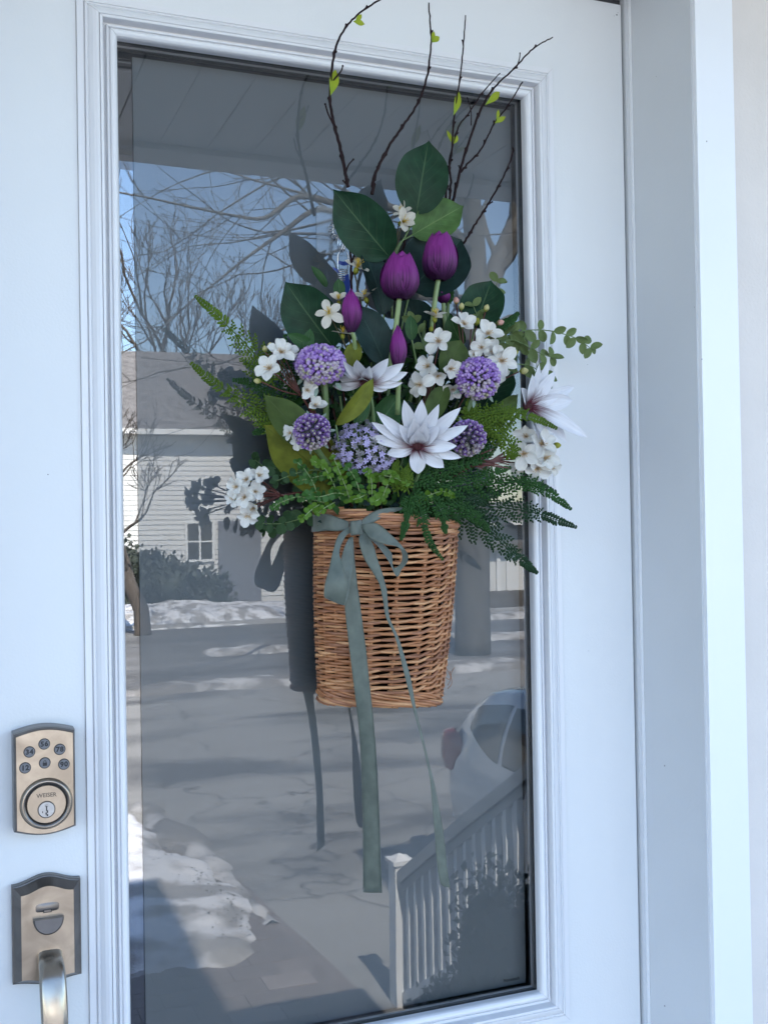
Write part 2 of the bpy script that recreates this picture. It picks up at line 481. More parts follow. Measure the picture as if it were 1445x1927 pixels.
def ring(a, o_, w_, y0, y1, mi=0):
    x0, x1, z0, z1 = -o_, OW + o_, -o_, OH + o_
    a.box((x0 - w_, y0, z0 - w_), (x0, y1, z1 + w_), mi); a.box((x1, y0, z0 - w_), (x1 + w_, y1, z1 + w_), mi)
    a.box((x0, y0, z1), (x1, y1, z1 + w_), mi); a.box((x0, y0, z0 - w_), (x1, y1, z0), mi)
ring(a, 0.0450, 0.0006, SL - 0.0003, SL + 0.002)
child(a, 'joint', M_caulk, D)
a = M()
for (cx_, cz_, sx, sz) in ((0, OH, -1, 1), (OW, OH, 1, 1), (OW, 0, 1, -1), (0, 0, -1, -1)):
    pts = [Vector((cx_ + sx * s_, y - 0.00015, cz_ + sz * s_)) for s_, y in prof[1:-3]]
    a.tube(pts, 0.00016, 4)
child(a, 'mitre_line', M_caulk, D)
# gasket, spacer, panes, blind
a = M(); ring(a, 0.0004, 0.012, 0.0097, 0.0118); child(a, 'gasket', M_gasket, D)
a = M(); ring(a, 0.0018, 0.008, 0.0128, 0.0235); ring(a, 0.0022, 0.008, 0.0285, 0.034); child(a, 'spacer', M_spacer, D)
a = M(); ring(a, 0.0012, 0.008, 0.0237, 0.0283); child(a, 'spacer_bar', M_alum, D)
def sheet(y, x0, x1, z0, z1):
    a = M(); a.grid([Vector((x0, y, z0)), Vector((x1, y, z0)), Vector((x0, y, z1)), Vector((x1, y, z1))], 2, 2)
    return a
a = sheet(GLASS_Y, -0.011, OW + 0.011, -0.011, OH + 0.011)
k = len(a.v); a.v += [v + Vector((0, 0.0007, 0)) for v in a.v[:4]]; a.face((k, k + 1, k + 3, k + 2), None, 1)
child(a, 'glass_pane', [M_glass, M_clear], D)
child(sheet(0.047, -0.03, OW + 0.03, -0.03, OH + 0.03), 'inner_glass_pane', M_glass2, D)
a = M().box((0.0238, 0.0435, -0.004), (0.5316, 0.0455, 1.179)); bl = child(a, 'privacy_blind', M_shade, D)
a = M().box((-0.04, 0.052, -0.04), (OW + 0.04, 0.060, OH + 0.04)); child(a, 'dark_backing', M_black, D)
a = M(); ring(a, 0.03, 0.02, 0.0346, 0.051); child(a, 'inner_frame', M_black, D)

def text_mesh(body, size, mi=0, bold=0.0, spacing=1.0):
    c = bpy.data.curves.new('txt', 'FONT'); c.body = body; c.size = size; c.align_x = 'CENTER'; c.align_y = 'CENTER'
    c.offset = bold; c.resolution_u = 3; c.space_character = spacing
    o = bpy.data.objects.new('txt', c); COL.objects.link(o)
    bpy.context.view_layer.update()
    me = bpy.data.meshes.new_from_object(o)
    vs = [v.co.copy() for v in me.vertices]; fs = [tuple(q.vertices) for q in me.polygons]
    bpy.data.objects.remove(o); bpy.data.meshes.remove(me); bpy.data.curves.remove(c)
    return vs, fs
def add_text(m_, body, size, fn, mi=0, bold=0.0, spacing=1.0):
    vs, fs = text_mesh(body, size, mi, bold, spacing)
    k = len(m_.v); m_.v += [fn(v) for v in vs]
    for q in fs: m_.face([k + i for i in q], None, mi)
q = P(962, 1843, -0.0432)
a = M(); add_text(a, 'Novatech', 0.0062, lambda v: Vector((q.x + v.x, 0.0432, q.z + v.y)), 0, 0.0001, 1.0)
child(a, 'print', M_print, D)
for (U, V, r_) in ((1160, 28, .0010), (1162, 24, .0005), (91, 893, .0006), (1155, 30, .0004), (1107, 1225, .0004), (1012, 240, .0004), (1105, 686, .0004)):
    a = M().ball(P(U, V, -0.005), r_, 5, 6, sc=(1.2, 0.3, 1)); child(a, 'scuff', M_scuff, D)

# ------------------------------------------------------------------ keypad lock (part of the door)
def brushed(name, col, rough=0.3):
    ma, t, b, N, Lk = nodes(name)
    b.inputs['Metallic'].default_value = 0.9
    tc = N('ShaderNodeTexCoord'); mp = N('ShaderNodeMapping'); mp.inputs['Scale'].default_value = (900, 60, 14)
    Lk(tc.outputs['Object'], mp.inputs[0])
    no = N('ShaderNodeTexNoise'); no.inputs['Scale'].default_value = 1; no.inputs['Detail'].default_value = 3; Lk(mp.outputs[0], no.inputs['Vector'])
    n2 = N('ShaderNodeTexNoise'); n2.inputs['Scale'].default_value = 24; n2.inputs['Detail'].default_value = 4; n2.inputs['Distortion'].default_value = .6; Lk(tc.outputs['Object'], n2.inputs['Vector'])
    r = N('ShaderNodeValToRGB'); r.color_ramp.elements[0].position = 0.3; r.color_ramp.elements[1].position = 0.7
    r.color_ramp.elements[0].color = (*[c * 0.60 for c in col], 1); r.color_ramp.elements[1].color = (*[min(1, c * 1.10) for c in col], 1)
    Lk(n2.outputs[0], r.inputs[0]); Lk(r.outputs[0], b.inputs['Base Color'])
    mr = N('ShaderNodeMapRange'); mr.inputs[3].default_value = rough; mr.inputs[4].default_value = rough + 0.15
    Lk(n2.outputs[0], mr.inputs[0]); Lk(mr.outputs[0], b.inputs['Roughness'])
    bp = N('ShaderNodeBump'); bp.inputs['Strength'].default_value = 0.12; bp.inputs['Distance'].default_value = 0.0005
    Lk(no.outputs[0], bp.inputs['Height']); Lk(bp.outputs[0], b.inputs['Normal'])
    return ma
M_nickel = brushed('antique_nickel', (0.48, 0.40, 0.32), 0.24)
M_nickel_d = brushed('antique_nickel_edge', (0.20, 0.18, 0.165), 0.26)
M_button = mat('button_rubber', (0.155, 0.155, 0.165), 0.5)
M_ring = mat('button_ring', (0.05, 0.048, 0.05), 0.4)
def outline(cx_, cz_, w_, h_, bt, bb, n=12, ogee=0.0):
    """plate outline: arched top and bottom"""
    pts = []
    for i in range(n + 1):
        x = -w_ / 2 + w_ * i / n; k = cos(pi * x / w_)
        z = h_ / 2 + bt * (k ** (2.2 if ogee else 1) if k > 0 else 0)
        pts.append((cx_ + x, cz_ + z))
    for i in range(n + 1):
        x = w_ / 2 - w_ * i / n; k = max(0, cos(pi * x / w_))
        z = -h_ / 2 - bb * (k ** (2.2 if ogee else 1))
        pts.append((cx_ + x, cz_ + z))
    return pts
def plate(m_, ol, cx_, cz_, levels, mi_cap=0, mi_side=1, side_from=99):
    """stacked outlines (scale inset in metres, y)"""
    n = len(ol); g = []
    for ins, y in levels:
        for (x, z) in ol:
            dx, dz = x - cx_, z - cz_
            W_ = max(abs(q_[0] - cx_) for q_ in ol); H_ = max(abs(q_[1] - cz_) for q_ in ol)
            g.append(Vector((cx_ + dx * (1 - ins / W_), y, cz_ + dz * (1 - ins / H_))))
    b_ = len(m_.v); m_.v += g
    for i in range(len(levels) - 1):
        for j in range(n):
            j2 = (j + 1) % n
            m_.face((b_ + i * n + j, b_ + i * n + j2, b_ + (i + 1) * n + j2, b_ + (i + 1) * n + j), None, mi_side)
    m_.face([b_ + (len(levels) - 1) * n + j for j in range(n)], None, mi_cap)
KY = 0.024
c0 = P(84, 1468, KY)
kl, kr = P(24, 1470, 0.01).x, P(145, 1470, KY).x
kt, kb = P(84, 1366, KY * .7).z, P(88, 1569, KY * .6).z
kc = Vector(((kl + kr) / 2, 0, (kt + kb) / 2)); kw = kr - kl - 0.001; kh = kt - kb
a = M(); ol = outline(kc.x, kc.z, kw, kh - 0.0125, 0.006, 0.0062, 14)
plate(a, ol, kc.x, kc.z, [(0.0, SL), (0.0, -KY * 0.60), (0.0006, -KY * 0.84), (0.0020, -KY * 0.965), (0.0030, -KY)], 0, 1)
me = a.mesh('keypad_lock', [M_nickel, M_nickel_d], False)
lock = put('keypad_lock', me, D, Matrix.Translation(-D.matrix_world.translation))
tag(lock, 'arched brushed nickel keypad deadbolt with six round buttons')
def disc(m_, c, r, y0, y1, mi_top=0, mi_side=1, n=28, bev=0.0006):
    b_ = len(m_.v)
    for rr, y in ((r, y0), (r, y1 + bev), (r - bev, y1)):
        for j in range(n):
            m_.v.append(Vector((c.x + rr * cos(2 * pi * j / n), y, c.z + rr * sin(2 * pi * j / n))))
    for i in range(2):
        for j in range(n):
            m_.face((b_ + i * n + j, b_ + i * n + (j + 1) % n, b_ + (i + 1) * n + (j + 1) % n, b_ + (i + 1) * n + j), None, mi_side)
    m_.face([b_ + 2 * n + j for j in range(n)], None, mi_top)
for (U, V, tx_) in ((84, 1400, '56'), (56, 1415, '34'), (113, 1410, '78'), (48, 1445, '12'), (85, 1435.5, None), (121, 1438, '90')):
    c = P(U, V, KY); a = M()
    disc(a, c, 0.0066, -KY + 0.001, -KY - 0.0002, 1, 1)
    disc(a, c, 0.0058, -KY + 0.0008, -KY - 0.0012, 0, 1)
    if tx_: add_text(a, tx_, 0.0074, lambda v: Vector((c.x + v.x, -KY - 0.0014, c.z + v.y)), 2, 0.00034, 1.15)
    else:
        a.box((c.x - 0.0022, -KY - 0.0016, c.z - 0.003), (c.x + 0.0022, -KY - 0.0013, c.z + 0.0004), 2)
        a.tube([Vector((c.x + 0.0014 * cos(t_), -KY - 0.0015, c.z + 0.0004 + 0.0024 * max(0, sin(t_)))) for t_ in [pi * i / 8 for i in range(9)]], 0.0003, 5, 2)
    a.build('keypad_button', [M_button, M_ring, M_print], lock, False)
# cylinder guard: raised ring, bowl, face
c = P(88, 1512, KY); a = M(); R_ = 0.0268
rings = [(R_ + 0.0015, -KY + 0.0003), (R_, -KY - 0.0012), (R_ - 0.0018, -KY - 0.002), (R_ - 0.0035, -KY - 0.0014), (R_ - 0.0055, -KY + 0.006), (R_ - 0.0062, -KY + 0.009), (0.0212, -KY + 0.0092)]
g = []; n = 40
for rr, y in rings:
    for j in range(n): g.append(Vector((c.x + rr * cos(2 * pi * j / n), y, c.z + rr * sin(2 * pi * j / n))))
# bowl cannot cut the plate, so build it as a raised collar instead
g = []
rings = [(R_ + 0.0012, -KY + 0.0004), (R_ + 0.0002, -KY - 0.0022), (R_ - 0.0012, -KY - 0.0042), (R_ - 0.0026, -KY - 0.0046), (R_ - 0.0045, -KY - 0.0036), (R_ - 0.0065, -KY - 0.0008), (0.0210, -KY - 0.0004)]
for rr, y in rings:
    for j in range(n): g.append(Vector((c.x + rr * cos(2 * pi * j / n), y, c.z + rr * sin(2 * pi * j / n))))
a.grid(g, len(rings), n, None, 0, True)
for i_, q_ in enumerate(a.f):
    if i_ // n >= 3: a.mi[i_] = 1
a.build('cylinder_collar', [M_nickel, M_nickel_d], lock, True)
a = M(); disc(a, c, 0.0212, -KY + 0.001, -KY - 0.0036, 0, 1, 40, 0.0012)
vs, fs = text_mesh('WEISER', 0.0062, 0, 0.00012, 1.0)
k = len(a.v)
for v in vs:
    an = v.x / 0.030; rr = 0.0088 + v.y + 0.0030 * (1 - cos(an * 3))
    a.v.append(Vector((c.x + 0.0 + v.x, -KY - 0.0037, c.z + 0.0098 + v.y - 4.0 * v.x * v.x)))
for q_ in fs: a.face([k + i for i in q_], None, 2)
M_emb = mat('embossed_word', (0.11, 0.09, 0.075), 0.5, metal=0.5)
a.build('cylinder_face', [M_nickel, M_nickel_d, M_emb], lock, False)
ck = P(88.3, 1523.5, KY + 0.004); a = M()
disc(a, ck, 0.0096, -KY - 0.0030, -KY - 0.0040, 1, 1); disc(a, ck, 0.0088, -KY - 0.0030, -KY - 0.0046, 0, 1)
yk = -KY - 0.0048
for (x0, z0, x1, z1) in ((-.0006, -.0012, .0006, .0042), (.0002, -.0034, .0016, -.0008), (-.0012, -.0052, .0002, -.003), (.0, -.0070, .0016, -.0048), (-.0046, -.0032, -.0038, -.0012)):
    a.box((ck.x + x0, yk - 0.0001, ck.z + z0), (ck.x + x1, yk + 0.0002, ck.z + z1), 2)
a.tube([Vector((ck.x + x_, yk, ck.z + z_)) for x_, z_ in ((-.0014, .0032), (-.0014, .0052), (.0014, .0052), (.0014, .0032), (-.0014, .0032))], 0.00018, 4, 2)
a.build('key_cylinder', [mat('cylinder_metal', (0.42, 0.42, 0.43), 0.38, metal=0.8, var=0.1, scale=200), M_nickel_d, M_print], lock, False)

# ------------------------------------------------------------------ handle set (part of the door)
HY = 0.020
x0, x1 = P(24, 1760, 0.008).x, P(154, 1760, HY * .4).x
zt, zb = P(90, 1652, 0.01).z, P(90, 1858, 0.01).z
hc = Vector(((x0 + x1) / 2, 0, (zt + zb) / 2)); hw = x1 - x0
ol = outline(hc.x, hc.z, hw, (zt - zb) - 0.013, 0.0085, 0.0045, 18, 1.0)
a = M()
plate(a, ol, hc.x, hc.z, [(0.0, SL), (0.0, -0.004), (0.0008, -0.0055), (0.0016, -0.0058), (0.0082, -HY * .82), (0.0088, -HY * .86)], 0, 1)
me = a.mesh('pull_handle', [M_nickel, M_nickel_d], False)
hand = put('pull_handle', me, D, Matrix.Translation(-D.matrix_world.translation))
tag(hand, 'brushed nickel thumb latch plate with curved grab handle')
HP = HY * .86
tc_ = P(92, 1735, HP + 0.003)
a = M(); n = 16; top = []; g = []
for lev, (sc_, y) in enumerate(((1.0, -HP + .001), (1.0, -HP - 0.0060), (0.9, -HP - 0.0075))):
    for j in range(n + 1):
        t_ = pi + pi * j / n
        g.append(Vector((tc_.x + 0.0160 * cos(t_) * sc_, y, tc_.z + 0.0045 + 0.0175 * sin(t_) * sc_)))
b_ = len(a.v); a.v += g
for i in range(2):
    for j in range(n + 1):
        j2 = (j + 1) % (n + 1)
        a.face((b_ + i * (n + 1) + j, b_ + i * (n + 1) + j2, b_ + (i + 1) * (n + 1) + j2, b_ + (i + 1) * (n + 1) + j), None, 1)
a.face([b_ + 2 * (n + 1) + j for j in range(n + 1)], None, 0)
a.build('thumb_piece', [mat('thumb_metal', (0.17, 0.165, 0.17), 0.35, metal=0.7, var=0.1, scale=60), M_nickel_d], hand, False)
tk = P(90, 1710, HP)
a = M().box((tk.x - 0.0045, -HP - 0.0008, tk.z - 0.004), (tk.x + 0.0045, -HP + 0.001, tk.z + 0.0035), 0)
a.box((tk.x - 0.0036, -HP - 0.0012, tk.z - 0.0032), (tk.x + 0.0036, -HP - 0.0007, tk.z - 0.0012), 1)
a.build('latch_slot', [M_black, M_nickel_d], hand, False)
a = M(); g = []
for i in range(13):
    for j in range(7):
        u_, v_ = i / 12 * 2 - 1, j / 6 * 2 - 1
        g.append(Vector((tk.x + 0.0135 * u_, -HP - 0.0014 * max(0, 1 - u_ * u_) * (1 if v_ > -0.9 else 0.2) * max(0, 1 - v_ * v_ * 0.9) + 0.0002, tk.z + 0.0015 + 0.005 * v_)))
a.grid(g, 13, 7); a.build('latch_recess', M_nickel_d, hand, True)
# grip: a flattened bar that leaves the plate, swings out and runs down out of the frame
gx = P(97, 1800, 0.03).x
path = [(P(95, 1795, 0.016).x, -0.014, P(95, 1795, 0.016).z), (P(96, 1808, 0.028).x, -0.026, P(96, 1808, 0.028).z), (P(99, 1833, 0.040).x, -0.040, P(99, 1833, 0.04).z),
        (P(101, 1862, 0.048).x, -0.0475, P(101, 1862, 0.048).z), (P(103, 1900, 0.053).x, -0.053, P(103, 1900, 0.053).z), (P(104, 1930, 0.055).x, -0.055, P(104, 1930, 0.055).z)]
zl = path[-1][2]
for i in range(1, 9): path.append((path[5][0], -0.056 + 0.00009 * i * i * i * 0.6, zl - 0.022 * i))
path.append((path[5][0], -0.006, zl - 0.205))
pp = smooth_pts(path, 4)
a = M(); g = []; n = 16
for i, q_ in enumerate(pp):
    tt = (pp[min(i + 1, len(pp) - 1)] - pp[max(0, i - 1)]).normalized()
    xx = Vector((1, 0, 0)); yy = tt.cross(xx).normalized()
    s_ = i / (len(pp) - 1)
    hw_ = 0.0128 + 0.0012 * sin(pi * min(1, s_ * 2)) ; hh_ = 0.0058
    for j in range(n):
        an = 2 * pi * j / n
        ex = (abs(cos(an)) ** 0.6) * (1 if cos(an) >= 0 else -1); ey = (abs(sin(an)) ** 0.8) * (1 if sin(an) >= 0 else -1)
        g.append(q_ + xx * ex * hw_ + yy * ey * hh_)
a.grid(g, len(pp), n, None, 0, True)
M_grip = brushed('antique_nickel_grip', (0.50, 0.44, 0.37), 0.16)
a.build('grip', M_grip, hand, True)
a = M().box((gx - 0.017, -0.012, zl - 0.225), (gx + 0.017, SL, zl - 0.185)); a.build('grip_base', M_nickel_d, hand, False)

# ================================================================== HOOK AND TIE
M_clip = glass_mat('clear_plastic', 1.45, (0.93, 0.94, 0.95))
_t = M_clip.node_tree; _o = [n_ for n_ in _t.nodes if n_.type == 'OUTPUT_MATERIAL'][0]; _s = _o.inputs[0].links[0].from_socket
_d = _t.nodes.new('ShaderNodeBsdfDiffuse'); _d.inputs[0].default_value = (0.55, 0.57, 0.58, 1); _m = _t.nodes.new('ShaderNodeMixShader'); _m.inputs[0].default_value = 0.16
_t.links.new(_s, _m.inputs[1]); _t.links.new(_d.outputs[0], _m.inputs[2]); _t.links.new(_m.outputs[0], _o.inputs[0])
M_wire = mat('steel_wire', (0.6, 0.6, 0.62), 0.22, metal=1.0)
M_blue = mat('blue_tape', (0.012, 0.04, 0.25), 0.45)
hk = thing('adhesive_hook', P(637, 436, -0.010), 'clear square adhesive hook stuck on the glass above the basket', 'hook')
a = M(); c_ = P(640, 435, -0.0108); s0 = S(640, 435, 0) ; w_, h_ = 48 * s0, 47 * s0; rr = 9 * s0; ol = []
for (sx, sz, a0) in ((1, 1, 0), (-1, 1, 90), (-1, -1, 180), (1, -1, 270)):
    for i in range(6):
        an = radians(a0 + 18 * i); ol.append((c_.x + sx * (w_ - rr) + rr * cos(an), c_.z + sz * (h_ - rr) + rr * sin(an)))
plate(a, ol, c_.x, c_.z, [(0, 0.0112), (0, 0.0104), (0.0006, 0.0098)], 0, 0); child(a, 'base_plate', M_clip, hk)
a = M(); cc = P(637, 434, -0.006)
for i in range(9):
    an = 2 * pi * i / 9; a.ball(cc + Vector((0.0088 * cos(an), 0.0022, 0.0088 * sin(an))), 0.0042, 6, 8, sc=(1, .55, 1))
a.ball(cc, 0.0085, 8, 12, sc=(1, .5, 1)); child(a, 'knob', glass_mat('clear_knob', 1.6, (0.9, 0.92, 0.94)), hk, True)
a = M(); q0 = P(637, 432, 0.0); q1 = P(638, 466, 0.004)
for dx in (-0.0014, 0.0014):
    a.tube(smooth_pts([q0 + Vector((dx, 0, 0)), q0.lerp(q1, .5) + Vector((dx, -.002, 0)), q1 + Vector((dx, 0, 0)), P(643, 474, .010) + Vector((dx, 0, 0)), P(650, 455, .014) + Vector((dx, 0, 0))], 4), 0.0009, 6)
child(a, 'wire_hook', M_wire, hk, True)
lp = thing('wire_hanger_loop', P(646, 500, 0.01), 'steel wire loop hanging on the clear hook, wound round blue tape', 'hanger')
a = M()
a.tube(smooth_pts([P(637, 520, .008), P(636, 496, .008), P(637, 478, .01), P(645, 470, .012), P(654, 478, .012), P(656, 496, .01), P(651, 520, .01)], 5), 0.0009, 6)
for i in range(5):
    z0 = 509 + i * 4
    a.tube([P(645 + 9 * cos(t_), z0 + 2 * sin(t_), .014 + .006 * sin(t_)) for t_ in [2 * pi * j / 12 for j in range(13)]], 0.0008, 5)
child(a, 'wire', M_wire, lp, True)
a = M()
def strip(m_, e1, e2, n=6, mi=0, cross=1):
    """loft between two edge curves"""
    A, B = smooth_pts(e1, n), smooth_pts(e2, n)
    g = []; uv = []
    for i, (p_, q_) in enumerate(zip(A, B)):
        for j in range(cross + 1):
            g.append(p_.lerp(q_, j / cross)); uv.append((i / (len(A) - 1), j / cross))
    m_.grid(g, len(A), cross + 1, uv, mi)
strip(a, [P(626, 502, .012), P(633, 505, .014), P(640, 510, .016)], [P(627, 507, .012), P(633, 511, .014), P(638, 517, .016)], 3)
strip(a, [P(637, 490, .014), P(645, 492, .016), P(656, 492, .015)], [P(637, 496, .014), P(646, 500, .016), P(657, 498, .015)], 3)
strip(a, [P(644, 520, .02), P(648, 540, .02), P(646, 565, .02), P(650, 585, .02)], [P(656, 515, .02), P(659, 540, .02), P(652, 565, .02), P(656, 585, .02)], 3)
child(a, 'blue_tape', M_blue, lp, True)

# ================================================================== BASKET
# section: flat-backed oval; centre, half-width a, half-depth b change with height
def bsec(t, th):
    """t 0 bottom .. 1 top; th angle; returns point on the wicker surface and outward dir"""
    cx_ = 0.2940 + 0.0085 * t; aa = 0.0735 + 0.0120 * t + 0.003 * sin(pi * t); bb = 0.035 + 0.014 * t; cy_ = -0.040 - 0.010 * t
    c_, s_ = cos(th), sin(th)
    ex = (abs(c_) ** 0.82) * (1 if c_ >= 0 else -1)
    ey = (abs(s_) ** 0.90) * (1 if s_ >= 0 else -1)
    if ey > 0: ey *= 0.72
    x = cx_ + aa * ex; y = cy_ + bb * ey
    zb_ = 0.405 - (x - 0.29) * 0.085; zt_ = 0.628 - (x - 0.29) * 0.115
    z = zb_ + (zt_ - zb_) * t
    o_ = Vector((c_ / aa, s_ / bb, 0)).normalized()
    return Vector((x, y, z)), o_
M_willow = mat('willow', (0.27, 0.100, 0.038), 0.38, col2=(0.51, 0.235, 0.105), scale=28, thr=(0.32, 0.68), bump=0.3, bscale=120, stretch=(0.5, 1, 2.5), spec=0.45)
M_willow_d = mat('willow_dark', (0.19, 0.075, 0.036), 0.5, col2=(0.40, 0.185, 0.098), scale=30, thr=(0.3, 0.7), bump=0.3, bscale=90, spec=0.4)
M_willow_l = mat('willow_light', (0.34, 0.145, 0.060), 0.34, col2=(0.60, 0.315, 0.150), scale=40, thr=(0.3, 0.6), bump=0.3, bscale=120, stretch=(0.5, 1, 2.5))
M_inner_shade = mat('basket_shade', (0.014, 0.007, 0.004), 1.0, spec=0.05, var=0.3, scale=60)  # near black, painted shade for the basket's interior
bk = thing('wicker_basket', bsec(0, -pi / 2)[0], 'tan willow wicker wall basket hanging on the glass, full of artificial flowers', 'basket')
BO = bk.matrix_world.translation
NST = 20
sth = [2 * pi * i / NST for i in range(NST)]
def front(th): return sin(th) < 0.25
stuffm = M()
for i, th in enumerate(sth):
    pts = []
    for k in range(12):
        q_, o_ = bsec(-0.01 + 1.02 * k / 11, th + 0.012 * sin(k * 1.3 + i)); pts.append(q_ - BO - o_ * 0.0004)
    a = M().tube(pts, 0.0021, 7)
    if front(th): a.build('stake', M_willow, bk)
    else: a.build('stake', M_willow_d, bk)
NR = 57
nparts = 0
for r_ in range(NR):
    t0 = 0.055 + 0.875 * r_ / (NR - 1)
    for i in range(NST):
        if (i + r_) % 2: continue
        thm = sth[i]; dth = 2 * pi / NST
        xpos = cos(thm)
        slant = (0.030 + 0.060 * max(0, xpos + .1) + 0.010 * rnd.uniform(-1, 1)) * (1 if r_ > 1 else .4)
        if xpos < -0.45: slant *= 0.15
        wob = rnd.uniform(-0.0025, 0.0025)
        pts, rad = [], []
        R0 = rnd.uniform(0.00180, 0.00230)
        for k in range(9):
            u_ = -1 + 2 * k / 8
            th = thm + dth * u_ * 1.12
            # in front of its own stake, behind the neighbours
            off = 0.0013 + 0.0021 * cos(pi * u_ * 0.95) + (0.0005 if r_ % 2 else 0)
            q_, o_ = bsec(t0 + slant * (0.62 * max(0, u_) + 0.12 * u_ - 0.10) + wob, th)
            pts.append(q_ - BO + o_ * off); rad.append(R0 * (1 - 0.18 * abs(u_)))
        if front(thm) and nparts < 290:
            a = M().tube(pts, rad, 6); a.build('willow_rod', rnd.choice((M_willow, M_willow, M_willow_l, M_willow_d)), bk); nparts += 1
        else: stuffm.tube(pts, rad, 5)
tag(stuffm.build('willow_weave', M_willow_d, bk), kind='stuff')
# rim and foot: thicker rods laid in slanting strokes
for band, (ta, tb, nrod, span, R0) in enumerate(((0.962, 1.012, 18, 4.6, 0.0024), (-0.012, 0.034, 18, 4.2, 0.0024), (0.925, 0.978, 22, 3.4, 0.0019), (0.020, 0.075, 22, 3.2, 0.0019))):
    for i in range(nrod):
        th0 = 2 * pi * (i + rnd.uniform(-.2, .2)) / nrod
        pts, rad = [], []
        up = rnd.uniform(0.85, 1.1) * (1 if band % 2 == 0 else -1)
        for k in range(9):
            u_ = k / 8; th = th0 + u_ * span * 2 * pi / NST
            q_, o_ = bsec(ta + (tb - ta) * (0.5 + (u_ - 0.5) * up), th)
            pts.append(q_ - BO + o_ * (0.0062 * sin(pi * u_) - 0.0016)); rad.append(R0 * (1 - 0.7 * abs(u_ - .5)))
        M().tube(pts, rad, 6).build('border_rod', rnd.choice((M_willow, M_willow, M_willow_l, M_willow_d)), bk)
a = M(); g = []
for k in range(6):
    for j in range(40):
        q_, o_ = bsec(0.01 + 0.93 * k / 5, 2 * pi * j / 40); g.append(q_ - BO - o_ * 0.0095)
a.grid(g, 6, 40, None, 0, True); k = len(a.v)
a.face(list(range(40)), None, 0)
a.build('shade_shell', M_inner_shade, bk)  # added dark shell behind the rods, stands for shade in the gaps
a = M()      # loose rootlets on the right
for (pts) in ([(846, 1262), (850, 1285), (842, 1296)], [(838, 1275), (846, 1278), (850, 1264), (855, 1256)], [(842, 1290), (848, 1275), (838, 1255)], [(745, 1020), (768, 1032), (795, 1020)], [(620, 1255), (628, 1262), (634, 1250)]):
    a = M().tube([v - BO for v in smooth_pts([P(u_, v_, 0.04 if u_ > 800 else .098) for u_, v_ in pts], 5)], 0.00035, 4)
    a.build('loose_fibre', M_willow_d, bk)

# ================================================================== RIBBON
def ribbon_mat():
    ma, t, b, N, Lk = nodes('satin_ribbon')
    b.inputs['Base Color'].default_value = (0.135, 0.175, 0.172, 1)
    b.inputs['Roughness'].default_value = 0.5; b.inputs['Sheen Weight'].default_value = 0.35; b.inputs['Sheen Roughness'].default_value = 0.4
    uv = N('ShaderNodeUVMap'); mp = N('ShaderNodeMapping'); mp.inputs['Scale'].default_value = (160, 90, 1); Lk(uv.outputs[0], mp.inputs[0])
    no = N('ShaderNodeTexNoise'); no.inputs['Scale'].default_value = 1; Lk(mp.outputs[0], no.inputs['Vector'])
    tc = N('ShaderNodeTexCoord'); n2 = N('ShaderNodeTexNoise'); n2.inputs['Scale'].default_value = 70; n2.inputs['Detail'].default_value = 3; Lk(tc.outputs['Object'], n2.inputs['Vector'])
    r = N('ShaderNodeValToRGB'); r.color_ramp.elements[0].position = 0.3; r.color_ramp.elements[1].position = 0.7
    r.color_ramp.elements[0].color = (0.068, 0.084, 0.068, 1); r.color_ramp.elements[1].color = (0.108, 0.128, 0.104, 1)
    Lk(n2.outputs[0], r.inputs[0]); Lk(r.outputs[0], b.inputs['Base Color'])
    ad = N('ShaderNodeMath'); Lk(no.outputs[0], ad.inputs[0]); Lk(n2.outputs[0], ad.inputs[1])
    bp = N('ShaderNodeBump'); bp.inputs['Strength'].default_value = 0.25; bp.inputs['Distance'].default_value = 0.0006
    Lk(ad.outputs[0], bp.inputs['Height']); Lk(bp.outputs[0], b.inputs['Normal'])
    return ma
M_rib = ribbon_mat()
DR = 0.71
RB = thing('ribbon_bow', P(669, 993, 0.106), 'sage grey ribbon bow with two long tails tied round the wicker basket', 'ribbon')
def rib(name, e1, e2, cup=0.0, n=6, thick=0.0005):
    """edge point lists (u, v, d) -> a ribbon with thickness, creases across its width"""
    A = smooth_pts([P(p_[0], p_[1], p_[2] * DR) for p_ in e1], n); B = smooth_pts([P(p_[0], p_[1], p_[2] * DR) for p_ in e2], n)
    a = M(); g = []; uv = []; C_ = 6
    O = RB.matrix_world.translation; top = []
    for i in range(len(A)):
        p_, q_ = A[i], B[i]
        tt = (A[min(i + 1, len(A) - 1)] - A[max(0, i - 1)]) + (B[min(i + 1, len(A) - 1)] - B[max(0, i - 1)])
        nn = tt.cross(q_ - p_)
        nn = nn.normalized() if nn.length > 1e-9 else Vector((0, -1, 0))
        row = []
        for j in range(C_ + 1):
            s_ = j / C_
            z = cup * (q_ - p_).length * (4 * s_ * (1 - s_)) + 0.00018 * sin(i * 0.8 + j)
            row.append((p_.lerp(q_, s_) + nn * z - O, nn, (i / (len(A) - 1), s_)))
        top.append(row)
    for side in (1, -1):
        g = [x[0] + x[1] * thick * side * 0.5 for row in top for x in row]; uv = [x[2] for row in top for x in row]
        a.grid(g, len(A), C_ + 1, uv)
    W_ = C_ + 1; off = len(A) * W_
    for i in range(len(A) - 1):
        for j in (0, C_):
            a.face((i * W_ + j, (i + 1) * W_ + j, off + (i + 1) * W_ + j, off + i * W_ + j))
    for i in (0, len(A) - 1):
        for j in range(C_): a.face((i * W_ + j, i * W_ + j + 1, off + i * W_ + j + 1, off + i * W_ + j))
    return a.build(name, M_rib, RB)
def z5(x, y, d): return (540 + x / 5.558, 940 + y / 5.558, d)
